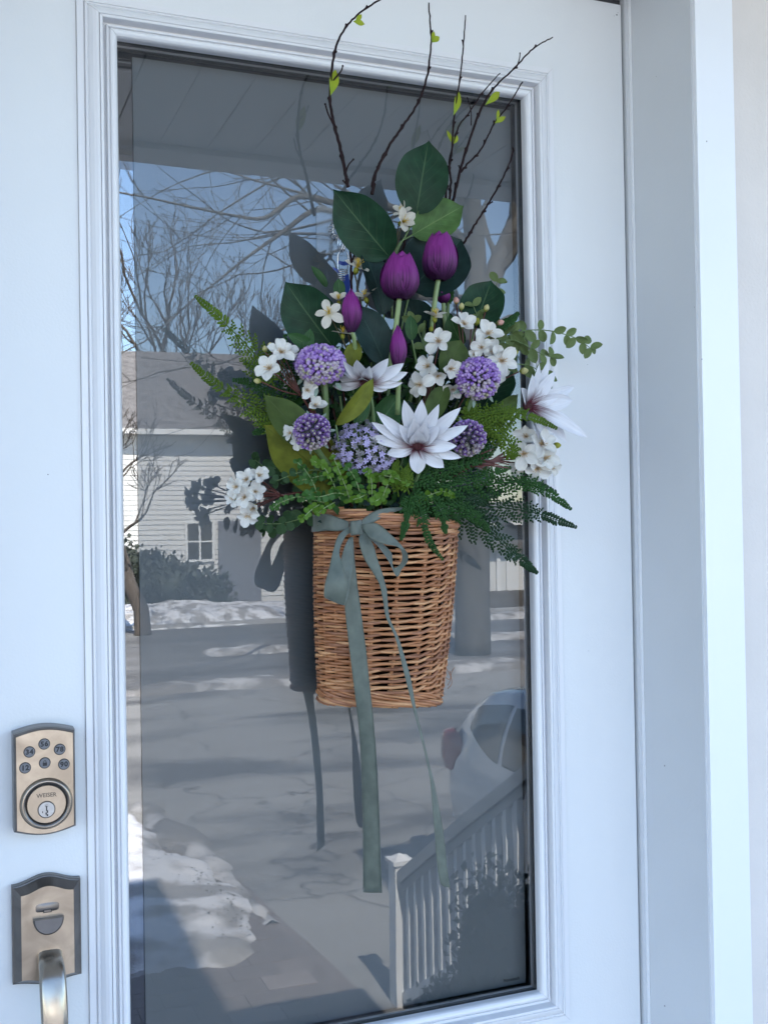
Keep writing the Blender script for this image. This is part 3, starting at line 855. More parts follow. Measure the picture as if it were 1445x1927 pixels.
rib('band', [z5(262, 155, .030), z5(258, 158, .07), z5(300, 158, .105), z5(410, 150, .130), z5(520, 182, .143), z5(650, 232, .150)],
    [z5(264, 335, .030), z5(260, 338, .07), z5(300, 338, .105), z5(420, 325, .131), z5(520, 330, .143), z5(645, 322, .150)], 0.02)
rib('band', [z5(785, 215, .152), z5(840, 170, .148), z5(900, 130, .146), z5(1010, 92, .142), z5(1190, 82, .128), z5(1300, 96, .11)],
    [z5(778, 264, .152), z5(850, 258, .148), z5(920, 232, .146), z5(1040, 162, .142), z5(1200, 112, .128), z5(1310, 130, .11)], 0.05)
# left loop, one continuous strip: down the front face, round the fold, up behind
rib('loop', [z5(650, 285, .157), z5(540, 372, .166), z5(488, 520, .176), z5(440, 720, .184), z5(398, 880, .188), z5(388, 985, .186), z5(402, 1020, .179), z5(470, 900, .170), z5(560, 640, .163), z5(600, 500, .160), z5(650, 400, .156)],
    [z5(662, 345, .156), z5(610, 392, .163), z5(548, 545, .174), z5(590, 705, .186), z5(632, 850, .190), z5(622, 1000, .188), z5(600, 1106, .181), z5(640, 1000, .171), z5(680, 760, .165), z5(692, 590, .161), z5(662, 405, .156)], 0.05)
# right loop
rib('loop', [z5(780, 262, .157), z5(900, 243, .168), z5(975, 268, .174), z5(1080, 360, .179), z5(1195, 478, .180), z5(1262, 570, .174), z5(1258, 650, .164), z5(1200, 730, .158), z5(1148, 806, .156), z5(1060, 640, .156), z5(960, 500, .156), z5(850, 390, .155), z5(785, 300, .154)],
    [z5(782, 300, .157), z5(860, 395, .170), z5(935, 440, .176), z5(1040, 470, .182), z5(1160, 496, .184), z5(1200, 560, .176), z5(1200, 640, .166), z5(1160, 700, .158), z5(1110, 700, .154), z5(1090, 560, .152), z5(1000, 460, .151), z5(900, 380, .151), z5(800, 290, .152)], 0.04)
rib('tail', [z5(662, 390, .152), z5(655, 600, .152), z5(640, 850, .150), (648, 1125, .147), (655, 1200, .143), (666, 1290, .137), (677, 1394, .119), (681, 1504, .106), (683, 1600, .102), (683, 1679, .102)],
    [z5(692, 390, .152), z5(706, 600, .152), z5(733, 850, .150), (676, 1125, .147), (686, 1200, .143), (696, 1290, .137), (706, 1388, .138), (713, 1504, .130), (716, 1600, .127), (719, 1680, .127)], 0.05)
rib('tail', [z5(765, 320, .154), z5(755, 440, .160), z5(800, 600, .160), z5(900, 770, .158), z5(960, 870, .156), z5(1000, 1020, .154), (726, 1160, .152), (745, 1204, .148), (761, 1270, .150), (780, 1344, .153), (800, 1421, .160), (810, 1477, .166), (817, 1560, .172), (827, 1656, .174), (845, 1671, .173)],
    [z5(785, 300, .154), z5(890, 445, .158), z5(940, 600, .156), z5(1000, 780, .154), z5(1040, 930, .150), z5(1052, 1050, .149), (733, 1162, .149), (751, 1204, .145), (771, 1270, .148), (785, 1344, .152), (804, 1421, .158), (820, 1490, .162), (833, 1560, .168), (842, 1640, .172), (847, 1671, .173)], 0.05)
a = M(); g = []; O = RB.matrix_world.translation      # knot: a wrapped barrel with folds
for i in range(9):
    s_ = i / 8
    cA = P(659 + 0 * s_, 983 + 18 * s_, .150); 
    for j in range(20):
        an = 2 * pi * j / 20
        wobble = 1 + 0.06 * sin(an * 5 + s_ * 3)
        x_ = 11.5 * (1 - 0.10 * (2 * s_ - 1) ** 2) * cos(an) * wobble
        g.append(P(669 + x_ + 1.5 * s_, 979.5 + 27 * s_ - 1.2 * cos(an) , .110 - 0.0085 * sin(an) * wobble * (1 if sin(an) < 0 else .6)) - O)
a.grid(g, 9, 20, None, 0, True); a.face(list(range(20))); a.face([8 * 20 + j for j in range(20)])
a.build('knot', M_rib, RB)

# ================================================================== STREET SIDE (seen mirrored in the pane)
def ground_mat():
    ma, t, b, N, Lk = nodes('asphalt')
    b.inputs['Roughness'].default_value = 0.75
    tc = N('ShaderNodeTexCoord')
    n1 = N('ShaderNodeTexNoise'); n1.inputs['Scale'].default_value = 0.35; n1.inputs['Detail'].default_value = 6; n1.inputs['Distortion'].default_value = 0.4
    mp = N('ShaderNodeMapping'); mp.inputs['Scale'].default_value = (0.6, 1.5, 1)
    Lk(tc.outputs['Object'], mp.inputs[0]); Lk(mp.outputs[0], n1.inputs['Vector'])
    r = N('ShaderNodeValToRGB')
    e = r.color_ramp.elements
    e[0].position = 0.40; e[0].color = (0.12, 0.12, 0.122, 1)  # dark bands: cast tree shadow painted into the asphalt colour
    e[1].position = 0.50; e[1].color = (0.30, 0.292, 0.275, 1)
    x = e.new(0.75); x.color = (0.36, 0.35, 0.33, 1)
    Lk(n1.outputs[0], r.inputs[0])
    n2 = N('ShaderNodeTexNoise'); n2.inputs['Scale'].default_value = 60; n2.inputs['Detail'].default_value = 5; Lk(tc.outputs['Object'], n2.inputs['Vector'])
    mx = N('ShaderNodeMix'); mx.data_type = 'RGBA'; mx.blend_type = 'MULTIPLY'; mx.inputs[0].default_value = 0.25
    Lk(r.outputs[0], mx.inputs[6]); Lk(n2.outputs[0], mx.inputs[7]); Lk(mx.outputs[2], b.inputs['Base Color'])
    vo = N('ShaderNodeTexVoronoi'); vo.feature = 'DISTANCE_TO_EDGE'; vo.inputs['Scale'].default_value = 0.45
    nz = N('ShaderNodeTexNoise'); nz.inputs['Scale'].default_value = 3; nz.inputs['Detail'].default_value = 6
    va = N('ShaderNodeMix'); va.data_type = 'RGBA'; va.blend_type = 'LINEAR_LIGHT'; va.inputs[0].default_value = 0.25
    Lk(tc.outputs['Object'], nz.inputs['Vector']); Lk(tc.outputs['Object'], va.inputs[6]); Lk(nz.outputs['Color'], va.inputs[7]); Lk(va.outputs[2], vo.inputs['Vector'])
    cr = N('ShaderNodeMapRange'); cr.inputs[1].default_value = 0.0; cr.inputs[2].default_value = 0.012; cr.inputs[3].default_value = 0.45; Lk(vo.outputs[0], cr.inputs[0])
    m3 = N('ShaderNodeMix'); m3.data_type = 'RGBA'; m3.blend_type = 'MULTIPLY'; m3.inputs[0].default_value = 1.0
    Lk(mx.outputs[2], m3.inputs[6]); Lk(cr.outputs[0], m3.inputs[7]); Lk(m3.outputs[2], b.inputs['Base Color'])
    bp = N('ShaderNodeBump'); bp.inputs['Strength'].default_value = 0.4; Lk(n2.outputs[0], bp.inputs['Height']); Lk(bp.outputs[0], b.inputs['Normal'])
    return ma
M_asph = ground_mat()
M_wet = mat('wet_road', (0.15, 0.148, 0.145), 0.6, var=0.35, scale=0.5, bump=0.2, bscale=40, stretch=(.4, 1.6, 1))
M_snow = mat('snow', (0.30, 0.285, 0.27), 0.8, col2=(0.66, 0.66, 0.67), scale=2.6, thr=(0.43, 0.54), bump=1.0, bscale=40)
M_snow_d = mat('dirty_snow', (0.20, 0.19, 0.18), 0.8, col2=(0.50, 0.49, 0.48), scale=2.2, thr=(0.42, 0.6), bump=0.6, bscale=9)
M_pave = mat('pavers', (0.19, 0.165, 0.155), 0.8, var=0.25, scale=3, bump=0.3, bscale=50)
M_bare = mat('bare_ground', (0.085, 0.07, 0.052), 0.9, var=0.3, scale=2, bump=0.4, bscale=20)
a = M(); a.grid([Vector((x, y, GROUND)) for x in (-200, 220) for y in (-260, 40)], 2, 2)
a.f = [tuple(reversed(q)) for q in a.f] if False else a.f
tag(a.build('ground', M_asph, smooth=False), kind='structure')
def slab(name, pts, z, m_):
    a = M(); n = len(pts)
    a.v += [Vector((x, y, GROUND + z)) for x, y in pts]; a.face(list(range(n)))
    return tag(a.build(name, m_, smooth=False), kind='structure')
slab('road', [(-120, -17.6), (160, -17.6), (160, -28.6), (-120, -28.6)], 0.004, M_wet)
slab('lawn', [(-120, -28.8), (160, -28.8), (160, -120), (-120, -120)], 0.02, M_bare)
# paved walk: blocks beside the driveway
w0, w1, w2, w3 = [RZ(*q).xy for q in ((345, 1560), (705, 1890), (430, 1940), (240, 1600))]
slab('walk', [tuple(w0), tuple(w1), (w1.x - .02, -3.6), (-0.4, -3.6), (0.6, -9.2)], 0.004, M_pave)
walk = bpy.data.objects['walk']
pm = M().box((0, 0, 0), (0.293, 0.193, 0.009)).mesh('paver', M_pave, False)
pm2 = M().box((0, 0, 0), (0.293, 0.193, 0.010)).mesh('paver', mat('pavers_pale', (0.27, 0.235, 0.22), 0.8, var=0.2, scale=3), False)
n_ = 0
for i in range(26):
    for j in range(9):
        y = -3.75 - 0.2 * i; x = 2.0 - 0.3 * j - 0.15 * (i % 2)
        # right edge follows the walk's boundary
        tt = (y - w1.y) / (w0.y - w1.y); xe = w1.x + (w0.x - w1.x) * tt
        if x + 0.3 > xe - 0.03 or x < -0.2: continue
        put('paver', pm2 if rnd.random() < 0.16 else pm, walk, Matrix.Translation((x, y, GROUND + 0.001 + rnd.uniform(0, .001))) ); n_ += 1
def heap(name, poly, h, m_, label=None, res=0.09, seed=0, rough=0.35, base=0.004):
    """snow heap over a ground polygon: rises from its rim, lumpy"""
    xs = [q[0] for q in poly]; ys = [q[1] for q in poly]
    def dist(x, y):
        ins = False; dm = 1e9; n = len(poly)
        for i in range(n):
            (x1, y1), (x2, y2) = poly[i], poly[(i + 1) % n]
            if (y1 > y) != (y2 > y) and x < (x2 - x1) * (y - y1) / (y2 - y1) + x1: ins = not ins
            l2 = (x2 - x1) ** 2 + (y2 - y1) ** 2
            t_ = max(0, min(1, ((x - x1) * (x2 - x1) + (y - y1) * (y2 - y1)) / l2))
            dm = min(dm, sqrt((x - x1 - t_ * (x2 - x1)) ** 2 + (y - y1 - t_ * (y2 - y1)) ** 2))
        return dm if ins else -dm
    nx = max(4, int((max(xs) - min(xs)) / res)); ny = max(4, int((max(ys) - min(ys)) / res))
    g = []
    for i in range(nx + 1):
        for j in range(ny + 1):
            x = min(xs) + (max(xs) - min(xs)) * i / nx; y = min(ys) + (max(ys) - min(ys)) * j / ny
            nn = noise.fractal(Vector((x * 1.3 + seed, y * 1.3, seed)), 1.0, 2.0, 5)
            d = dist(x, y) + nn * 0.25 * rough * 2
            hh = h * (1 - math.exp(-max(0, d) / (0.45 * max(.3, h * 1.6)))) * (1 + rough * nn) if d > 0 else -0.06
            g.append(Vector((x, y, GROUND + base + hh)))
    a = M(); a.grid(g, nx + 1, ny + 1)
    return tag(a.build(name, m_), kind='structure')
def gp(*px): return [tuple(RZ(*q).xy) for q in px]
heap('snow_bank', gp((160, 1530), (270, 1540), (330, 1610), (400, 1640), (465, 1700), (515, 1765), (490, 1800), (430, 1826), (350, 1832), (200, 1850), (60, 1860), (0, 1640)), 0.11, M_snow, seed=3.1, res=0.025, rough=.36)
heap('snow_crust', gp((260, 1515), (300, 1530), (420, 1600), (470, 1680), (512, 1740), (470, 1700), (400, 1645), (330, 1612), (280, 1580)), 0.10, M_snow_d, seed=8.4, res=0.05)
a = M(); Rg = random.Random(6)
for i in range(260):
    k_ = Rg.random(); q = RZ(300 + 150 * k_ + Rg.gauss(0, 18), 1610 + 150 * k_ + Rg.gauss(0, 22)); z = GROUND + Rg.uniform(.07, .12); r_ = Rg.uniform(.002, .008)
    a.ball((q.x, q.y, z), r_, 4, 5, sc=(1.5, 1, .5))
tag(a.build('grit', mat('grit', (0.12, 0.105, 0.09), 0.9)), 'dark grit scattered over the roadside snow heap', 'grit', kind='stuff')
heap('far_snow_bank', [(-6, -28.9), (2, -28.5), (7.5, -28.6), (10.5, -29.4), (11, -31), (9, -33.5), (3, -34), (-6, -33.8)], 0.42, M_snow, seed=5.5, res=0.25)
heap('kerb_snow', [(2.5, -16.9), (7, -16.6), (14, -17.0), (24, -17.2), (24, -18.2), (14, -18.0), (9.5, -17.9), (3, -17.8)], 0.13, M_snow_d, seed=1.5, res=0.12)
heap('kerb_snow', [(5, -21.6), (10, -21.2), (16, -21.5), (26, -22), (26, -22.9), (15, -22.6), (9, -22.7), (5, -22.5)], 0.14, M_snow_d, seed=2.5, res=0.14)
heap('kerb_snow', [(12, -26.2), (20, -26), (30, -26.4), (30, -27.4), (20, -27), (13, -27.2)], 0.16, M_snow_d, seed=4.5, res=0.16)
a = M()
for i in range(40): a.box((-60 + 3 * i, -28.8, GROUND), (-57.01 + 3 * i, -28.6, GROUND + 0.13))
tag(a.build('kerb', M_conc, smooth=False), kind='structure')

# railing of the next door's steps
M_rail = mat('railing_paint', (0.72, 0.72, 0.72), 0.45, var=0.03, scale=5)
M_cap = M_rail
rx = 2.2
rl = thing('stair_railing', (rx, -4.5, GROUND), 'white stair railing with square newel post and balusters by the driveway', 'railing')
def rz_(y): return -1.40 + (y + 4.5) * 0.60          # handrail height
a = M().box((rx - 0.05, -4.55, GROUND), (rx + 0.05, -4.45, -1.30)); child(a, 'newel_post', M_rail, rl)
a = M().box((rx - 0.065, -4.565, -1.299), (rx + 0.065, -4.435, -1.277)); k = len(a.v)
a.v += [Vector((rx - .05, -4.55, -1.2771)), Vector((rx + .05, -4.55, -1.2771)), Vector((rx + .05, -4.45, -1.2771)), Vector((rx - .05, -4.45, -1.2771)), Vector((rx, -4.5, -1.245))]
for q in ((0, 1, 4), (1, 2, 4), (2, 3, 4), (3, 0, 4)): a.face([k + i for i in q])
child(a, 'post_cap', M_cap, rl)
ye = -1.7
M_top = mat('handrail_grey', (0.30, 0.31, 0.32), 0.5, var=0.05, scale=4)
child(M().bar((rx, -4.44, rz_(-4.44)), (rx, ye, rz_(ye)), 0.085, 0.06), 'handrail', M_top, rl)
child(M().bar((rx, -4.44, rz_(-4.44) - 0.055), (rx, ye, rz_(ye) - 0.055), 0.04, 0.045), 'under_rail', M_top, rl)
child(M().bar((rx, -4.44, rz_(-4.44) - 0.68), (rx, ye, rz_(ye) - 0.68), 0.04, 0.06), 'bottom_rail', M_rail, rl)
y = -4.36
while y < ye - 0.05:
    child(M().box((rx - 0.016, y - 0.016, rz_(y) - 0.68), (rx + 0.016, y + 0.016, rz_(y) - 0.07)), 'baluster', M_rail, rl); y += 0.105
child(M().box((rx - 0.05, ye, FLOOR - .3), (rx + 0.05, ye + 0.1, rz_(ye) + 0.12)), 'newel_post', M_rail, rl)
p = M()
for i in range(8): p.box((rx + 0.06, -4.3 + 0.28 * i, GROUND), (rx + 1.3, -4.302 + 0.28 * (i + 1) if i < 7 else WY - .01, GROUND + 0.165 * (i + 1)))
tag(p.build('steps', M_conc, smooth=False), kind='structure')

# leafy evergreen by the steps
def bush(name, c, rx_, ry_, rz2, n, m_, label, size=0.045, seed=1, stem=True):
    R = random.Random(seed)
    t = thing(name, c, label, 'shrub')
    a = M()
    cl = [(Vector((R.uniform(-.7, .7) * rx_, R.uniform(-.7, .7) * ry_, R.uniform(.2, .95) * rz2)), R.uniform(.25, .45)) for _ in range(26)]
    for i in range(n):
        c2, r2 = cl[R.randrange(len(cl))]
        v = Vector((R.gauss(0, 1), R.gauss(0, 1), R.gauss(0, 1))).normalized() * (r2 * R.uniform(.5, 1.08))
        q = c2 + Vector((v.x * rx_, v.y * ry_, v.z * rz2))
        if q.z < 0.02: continue
        M4 = Matrix.Translation(q) @ Matrix.Rotation(R.uniform(0, 6.3), 4, 'Z') @ Matrix.Rotation(R.uniform(0, 3.1), 4, 'X')
        s_ = size * R.uniform(.6, 1.3); k = len(a.v)
        a.v += [M4 @ Vector(p_) for p_ in ((0, 0, 0), (s_ * .32, s_ * .5, .1 * s_), (0, s_, 0), (-s_ * .32, s_ * .5, .1 * s_))]
        a.face((k, k + 1, k + 2, k + 3))
    for c2, r2 in cl: a.ball(c2, r2 * .66, 6, 9, sc=(rx_, ry_, rz2))
    a.build('foliage', m_, t)
    b_ = M()
    for c2, r2 in cl[:14]: b_.tube(smooth_pts([Vector((0, 0, 0)), c2 * .5 + Vector((0, 0, .05)), c2], 3), [size * .3] * 6 + [size * .1], 5)
    b_.build('stem', M_bark, t)
    return t
M_bark = mat('bark', (0.085, 0.070, 0.058), 0.9, var=0.35, scale=9, bump=0.6, bscale=25, stretch=(1, 1, .3))
M_bark2 = mat('bark_grey', (0.095, 0.088, 0.078), 0.9, var=0.3, scale=7, bump=0.8, bscale=18, stretch=(1, 1, .25))
M_ever = mat('evergreen', (0.030, 0.042, 0.032), 0.8, var=0.3, scale=3, spec=0.1)
b1 = RY(935, 1700, -2.6)
bush('evergreen_shrub', (b1.x + .26, -2.6, GROUND), 0.36, 0.50, 1.02, 15000, M_ever, 'dark leafy shrub growing in front of the white stair railing', 0.035, 4)
b2 = RY(900, 1850, -3.0)
bush('evergreen_shrub', (b2.x + .10, -3.0, GROUND), 0.30, 0.42, 0.66, 10000, M_ever, 'lower dark shrub beside the newel post of the stair railing', 0.035, 9)
M_yew = mat('yew', (0.035, 0.045, 0.032), 0.7, var=0.5, scale=2)
bush('far_shrub', (6.5, -34.2, GROUND), 2.1, 1.2, 1.75, 6000, M_yew, 'big rounded dark shrub in front of the white house', 0.22, 12)

# cars
def car(origin, paint, label, group=None, turn=0):
    """hatchback, rear at x=0, nose towards +x, its near side faces +y"""
    t = thing('parked_car', origin, label, 'car', group, Matrix.Rotation(radians(turn), 3, 'Z'))
    # station: x, half width low, half width shoulder, half width roof, z sill, z shoulder, z roof
    st = [(0.00, .66, .68, .50, .52, .86, 1.00), (0.06, .74, .78, .58, .36, .90, 1.16), (0.22, .79, .84, .62, .28, .94, 1.34), (0.50, .81, .87, .64, .22, .96, 1.46),
          (0.95, .82, .88, .66, .20, .96, 1.51), (1.6, .83, .89, .66, .20, .95, 1.53), (2.4, .83, .89, .65, .20, .93, 1.50), (2.9, .83, .88, .60, .20, .92, 1.36),
          (3.35, .82, .87, .60, .20, .91, 1.02), (3.8, .80, .85, .58, .22, .84, .92), (4.2, .74, .78, .50, .28, .72, .78), (4.35, .66, .68, .42, .38, .60, .64)]
    def sec(s_):
        x, wl, ws, wr, z0, z1, z2 = s_
        L = [(0, z0), (wl * .8, z0), (wl, z0 + .08), (ws, (z0 + z1) / 2), (ws * .985, z1 - .05), (ws * .955, z1 + .01)]
        for i in range(1, 6):
            u_ = i / 6; L.append((ws * .955 + (wr - ws * .955) * u_ + .03 * sin(pi * u_), z1 + (z2 - z1 - .05) * u_ + 0.01))
        L += [(wr * .96, z2 - .03), (wr * .72, z2 - .003), (0, z2 + .012)]
        return L
    S_ = []
    for i in range(len(st) - 1):
        for k in range(3):
            u_ = k / 3; S_.append([st[i][j] * (1 - u_) + st[i + 1][j] * u_ for j in range(7)])
    S_.append(list(st[-1]))
    g = []
    for s_ in S_:
        L = sec(s_)
        full = [(y, z) for y, z in L] + [(-y, z) for y, z in L[-2:0:-1]]
        g += [Vector((s_[0], y, z)) for y, z in full]
    n = len(g) // len(S_)
    a = M(); a.grid(g, len(S_), n, None, 0, True); a.face(list(range(n))); a.face([(len(S_) - 1) * n + j for j in range(n)])
    a.build('body', paint, t, True)
    glass = M_carglass
    def side_pt(x, u_, side):
        i = max(0, min(len(S_) - 2, next((k for k in range(len(S_) - 1) if S_[k + 1][0] >= x), 0)))
        f = (x - S_[i][0]) / max(1e-6, S_[i + 1][0] - S_[i][0]); s_ = [S_[i][j] * (1 - f) + S_[i + 1][j] * f for j in range(7)]
        ws, wr, z1, z2 = s_[2], s_[3], s_[5], s_[6]
        return Vector((x, side * (ws * .955 + (wr - ws * .955) * u_ + .03 * sin(pi * u_) + .006), z1 + (z2 - z1 - .05) * u_ + .01))
    for side in (1, -1):
        for (xa, xb, lo, hi) in ((0.44, 1.0, .06, .88), (1.06, 1.66, .06, .86), (1.70, 2.66, .08, .84)):
            a = M(); g = []
            for i in range(9):
                for j in range(6):
                    u_ = i / 8; v_ = j / 5
                    x = xa + (xb - xa) * u_
                    l2, h2 = lo, hi
                    if xa < .5: l2 = lo + .42 * (1 - u_) ** 1.6; h2 = hi - .06 * (1 - u_) ** 2
                    if xb > 2.5 and u_ > .45: h2 = hi - (hi - lo - .02) * ((u_ - .45) / .55) ** 1.4 * .9
                    g.append(side_pt(x, l2 + (h2 - l2) * v_, side))
            a.grid(g, 9, 6); a.build('side_window', glass, t)
        a = M(); g = []      # tail light wraps the corner
        for i in range(8):
            for j in range(7):
                an = pi * i / 7; zz = .96 + .17 * cos(pi * j / 6)
                wdt = .115 * sin(pi * j / 6) ** .7
                g.append(Vector((.19 - .20 * cos(an) * sin(pi * j / 6) ** .8, side * (.800 + .075 * (1 - abs(cos(an)) ** 2.5) * sin(pi * j / 6) ** .4 - (.10 if i == 0 else 0)), zz)))
        a.grid(g, 8, 7); a.build('tail_light', M_tail, t)
        for x in (0.85, 3.45):
            a = M(); yy = side * .80; R_ = .33
            prof_ = [(R_ * .62, .10), (R_ * .66, .105), (R_ * .95, .10), (R_, .07), (R_, -.07), (R_ * .95, -.1)]
            g = [Vector((x + r_ * cos(2 * pi * j / 24), yy + side * o_, R_ + r_ * sin(2 * pi * j / 24))) for r_, o_ in prof_ for j in range(24)]
            a.grid(g, len(prof_), 24, None, 0, True); wh = a.build('wheel', M_tyre, t)
            a = M(); g = [Vector((x + r_ * cos(2 * pi * j / 24), yy + side * o_, R_ + r_ * sin(2 * pi * j / 24))) for r_, o_ in ((R_ * .64, .095), (R_ * .58, .06), (R_ * .18, .085), (0.001, .09)) for j in range(24)]
            a.grid(g, 4, 24, None, 0, True); a.build('rim', M_alum, wh)
    a = M(); g = []
    for i in range(5):
        for j in range(7):
            x = 0.045 + i / 4 * 0.22; u_ = j / 6 * 2 - 1
            g.append(Vector((x - .03, u_ * (.50 - .04 * i), 1.00 + .30 * i / 4 + .035)))
    a.grid(g, 5, 7); a.build('rear_window', glass, t)
    a = M().box((-.04, -.70, .36), (.04, .70, .56)); a.build('bumper', paint, t, False)
    return t
M_carglass = mat('car_glass', (0.012, 0.014, 0.017), 0.06, spec=0.8)
M_tail = mat('tail_light_red', (0.22, 0.012, 0.014), 0.12, coat=0.5)
M_tyre = mat('tyre', (0.02, 0.02, 0.02), 0.8)
M_white = mat('white_paint', (0.60, 0.61, 0.62), 0.22, coat=0.7, var=0.01, scale=3)
M_dark = mat('dark_paint', (0.03, 0.033, 0.038), 0.25, coat=0.7)
c1 = RZ(836, 1405, GROUND + 0.95)
car((c1.x + .8, c1.y - .03, GROUND), M_white, 'white hatchback with red tail light standing beyond the stair railing', None, 90)
car((c1.x + 3.5, c1.y - .9, GROUND - .08), M_dark, 'dark car parked beyond the white hatchback', None, 90)

# ---- houses across the street
M_siding = mat('white_siding', (0.66, 0.65, 0.62), 0.6, var=0.03, scale=1.5)
M_roof = mat('roof_shingle', (0.17, 0.16, 0.155), 0.9, var=0.3, scale=5, bump=0.4, bscale=12)
M_trim = mat('white_trim', (0.78, 0.77, 0.74), 0.5)
M_win = mat('window_glass', (0.02, 0.022, 0.026), 0.12, spec=0.6, var=.2, scale=2)
M_door_shade = mat('door_in_shade', (0.17, 0.18, 0.205), 0.6, var=0.04, scale=1)  # blue grey is the shade on the far house's door, put into colour
def house(x0, x1, yf, depth, ze, label, windows, roof_h=2.9, doors=(), sid=M_siding, step=0.17):
    t = thing('house', ((x0 + x1) / 2, yf, GROUND), label, 'house')
    a = M().box((x0, yf - depth, GROUND), (x1, yf, ze)); child(a, 'wall', sid, t)
    a = M(); z = GROUND + .3
    while z < ze - .1:       # lap boards
        k = len(a.v)
        a.v += [Vector(q) for q in ((x0, yf + .028, z), (x1, yf + .028, z), (x1, yf + .006, z + step), (x0, yf + .006, z + step), (x0, yf + .002, z), (x1, yf + .002, z))]
        a.face((k, k + 1, k + 2, k + 3)); a.face((k + 4, k + 5, k + 1, k)); z += step
    tag(child(a, 'siding_boards', sid, t), kind='stuff')
    a = M(); o = .45; ym = yf - depth / 2
    k = 0
    a.v += [Vector(q) for q in ((x0 - o, yf + o, ze + .02), (x1 + o, yf + o, ze + .02), (x1 + o, ym, ze + roof_h), (x0 - o, ym, ze + roof_h), (x0 - o, yf - depth - o, ze + .02), (x1 + o, yf - depth - o, ze + .02),
                                (x0 - o, yf + o, ze - .02), (x1 + o, yf + o, ze - .02))]
    for q in ((0, 1, 2, 3), (3, 2, 5, 4), (0, 3, 4), (1, 5, 2), (0, 6, 7, 1)): a.face(q)
    child(a, 'roof', M_roof, t)
    a = M().box((x0 - o, yf + o + .01, ze - .14), (x1 + o, yf + o + .12, ze + .03)); child(a, 'gutter', M_trim, t)
    a = M().box((x0 - o, yf + .04, ze - .12), (x1 + o, yf + o, ze - .04)); child(a, 'soffit', M_trim, t)
    for (wx, wz, ww, wh, cols, rows) in windows:
        f = M(); b_ = .09
        f.box((wx - ww / 2 - b_, yf + .03, wz - wh / 2 - b_), (wx + ww / 2 + b_, yf + .09, wz - wh / 2)); f.box((wx - ww / 2 - b_, yf + .03, wz + wh / 2), (wx + ww / 2 + b_, yf + .09, wz + wh / 2 + b_))
        f.box((wx - ww / 2 - b_, yf + .03, wz - wh / 2), (wx - ww / 2, yf + .09, wz + wh / 2)); f.box((wx + ww / 2, yf + .03, wz - wh / 2), (wx + ww / 2 + b_, yf + .09, wz + wh / 2))
        for i in range(1, cols): f.box((wx - ww / 2 + ww * i / cols - .035, yf + .035, wz - wh / 2), (wx - ww / 2 + ww * i / cols + .035, yf + .08, wz + wh / 2))
        for i in range(1, rows): f.box((wx - ww / 2, yf + .034, wz + wh * (i / rows - .5) - .025), (wx + ww / 2, yf + .075, wz + wh * (i / rows - .5) + .025))
        wo = child(f, 'window', M_trim, t)
        g = M(); g.box((wx - ww / 2, yf + .028, wz - wh / 2), (wx + ww / 2, yf + .05, wz + wh / 2))
        g.v = [v - t.matrix_world.translation for v in g.v]; g.build('pane', M_win, wo, False)
    for (dx, dw, dz0, dh, mm) in doors:
        f = M().box((dx - dw / 2, yf + .03, dz0), (dx + dw / 2, yf + .10, dz0 + dh)); do = child(f, 'door', mm, t)
    return t
YF = -36.0
wa = RY(376, 1018, YF); wu = abs(RY(400, 1018, YF).x - RY(351, 1018, YF).x); wh = RY(376, 983, YF).z - RY(376, 1054, YF).z
ez = RY(330, 812, YF).z
hx0, hx1 = -6.0, RY(560, 1000, YF).x
rp = RY(432, 1060, YF); rp2 = RY(471, 1060, YF); rt = RY(430, 985, YF).z
house(hx0, hx1, YF, 9.0, ez, 'white sided house with dark roof across the street', [(wa.x, wa.z, wu * .94, wh * .94, 2, 2), (wa.x - 5.5, wa.z, 1.3, 1.5, 2, 2)], 3.4,
      doors=((rp.x + .35, abs(rp2.x - rp.x) * 2.0, GROUND + .1, rt - GROUND, M_door_shade),))
# second house to the right, with a lit garage
gx0 = RY(862, 1050, -40).x; gx1 = gx0 + 11
gz = RY(950, 1030, -40).z
gd = RY(958, 1090, -40)
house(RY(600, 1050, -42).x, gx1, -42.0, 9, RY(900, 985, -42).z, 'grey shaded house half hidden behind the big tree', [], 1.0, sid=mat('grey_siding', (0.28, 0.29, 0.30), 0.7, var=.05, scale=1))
t = thing('garage', (gd.x, -38, GROUND), 'low white garage with plain door to the right of the big tree', 'garage')
xa_, xb_ = RY(914, 1050, -38).x, RY(1030, 1050, -38).x + 2
gt = RY(960, 1035, -38).z
child(M().box((xa_, -41.9, GROUND), (xb_, -38, gt)), 'wall', M_siding, t)
child(M().box((xa_ - .3, -41.95, gt + .002), (xb_ + .3, -37.6, gt + .28)), 'roof', M_roof, t)
child(M().box((xa_ + .45, -37.99, GROUND), (xa_ + .62, -37.9, gt - .1)), 'trim', M_trim, t)
child(M().box((xa_ + .9, -37.99, GROUND), (xb_ - .5, -37.93, gt - .45)), 'door', M_trim, t)
house(-34, -12, -40, 9, ez + .4, 'pale house at the far left across the street', [(-18, -.2, 1.2, 1.4, 2, 2), (-24, -.2, 1.2, 1.4, 2, 2)], 3.2)

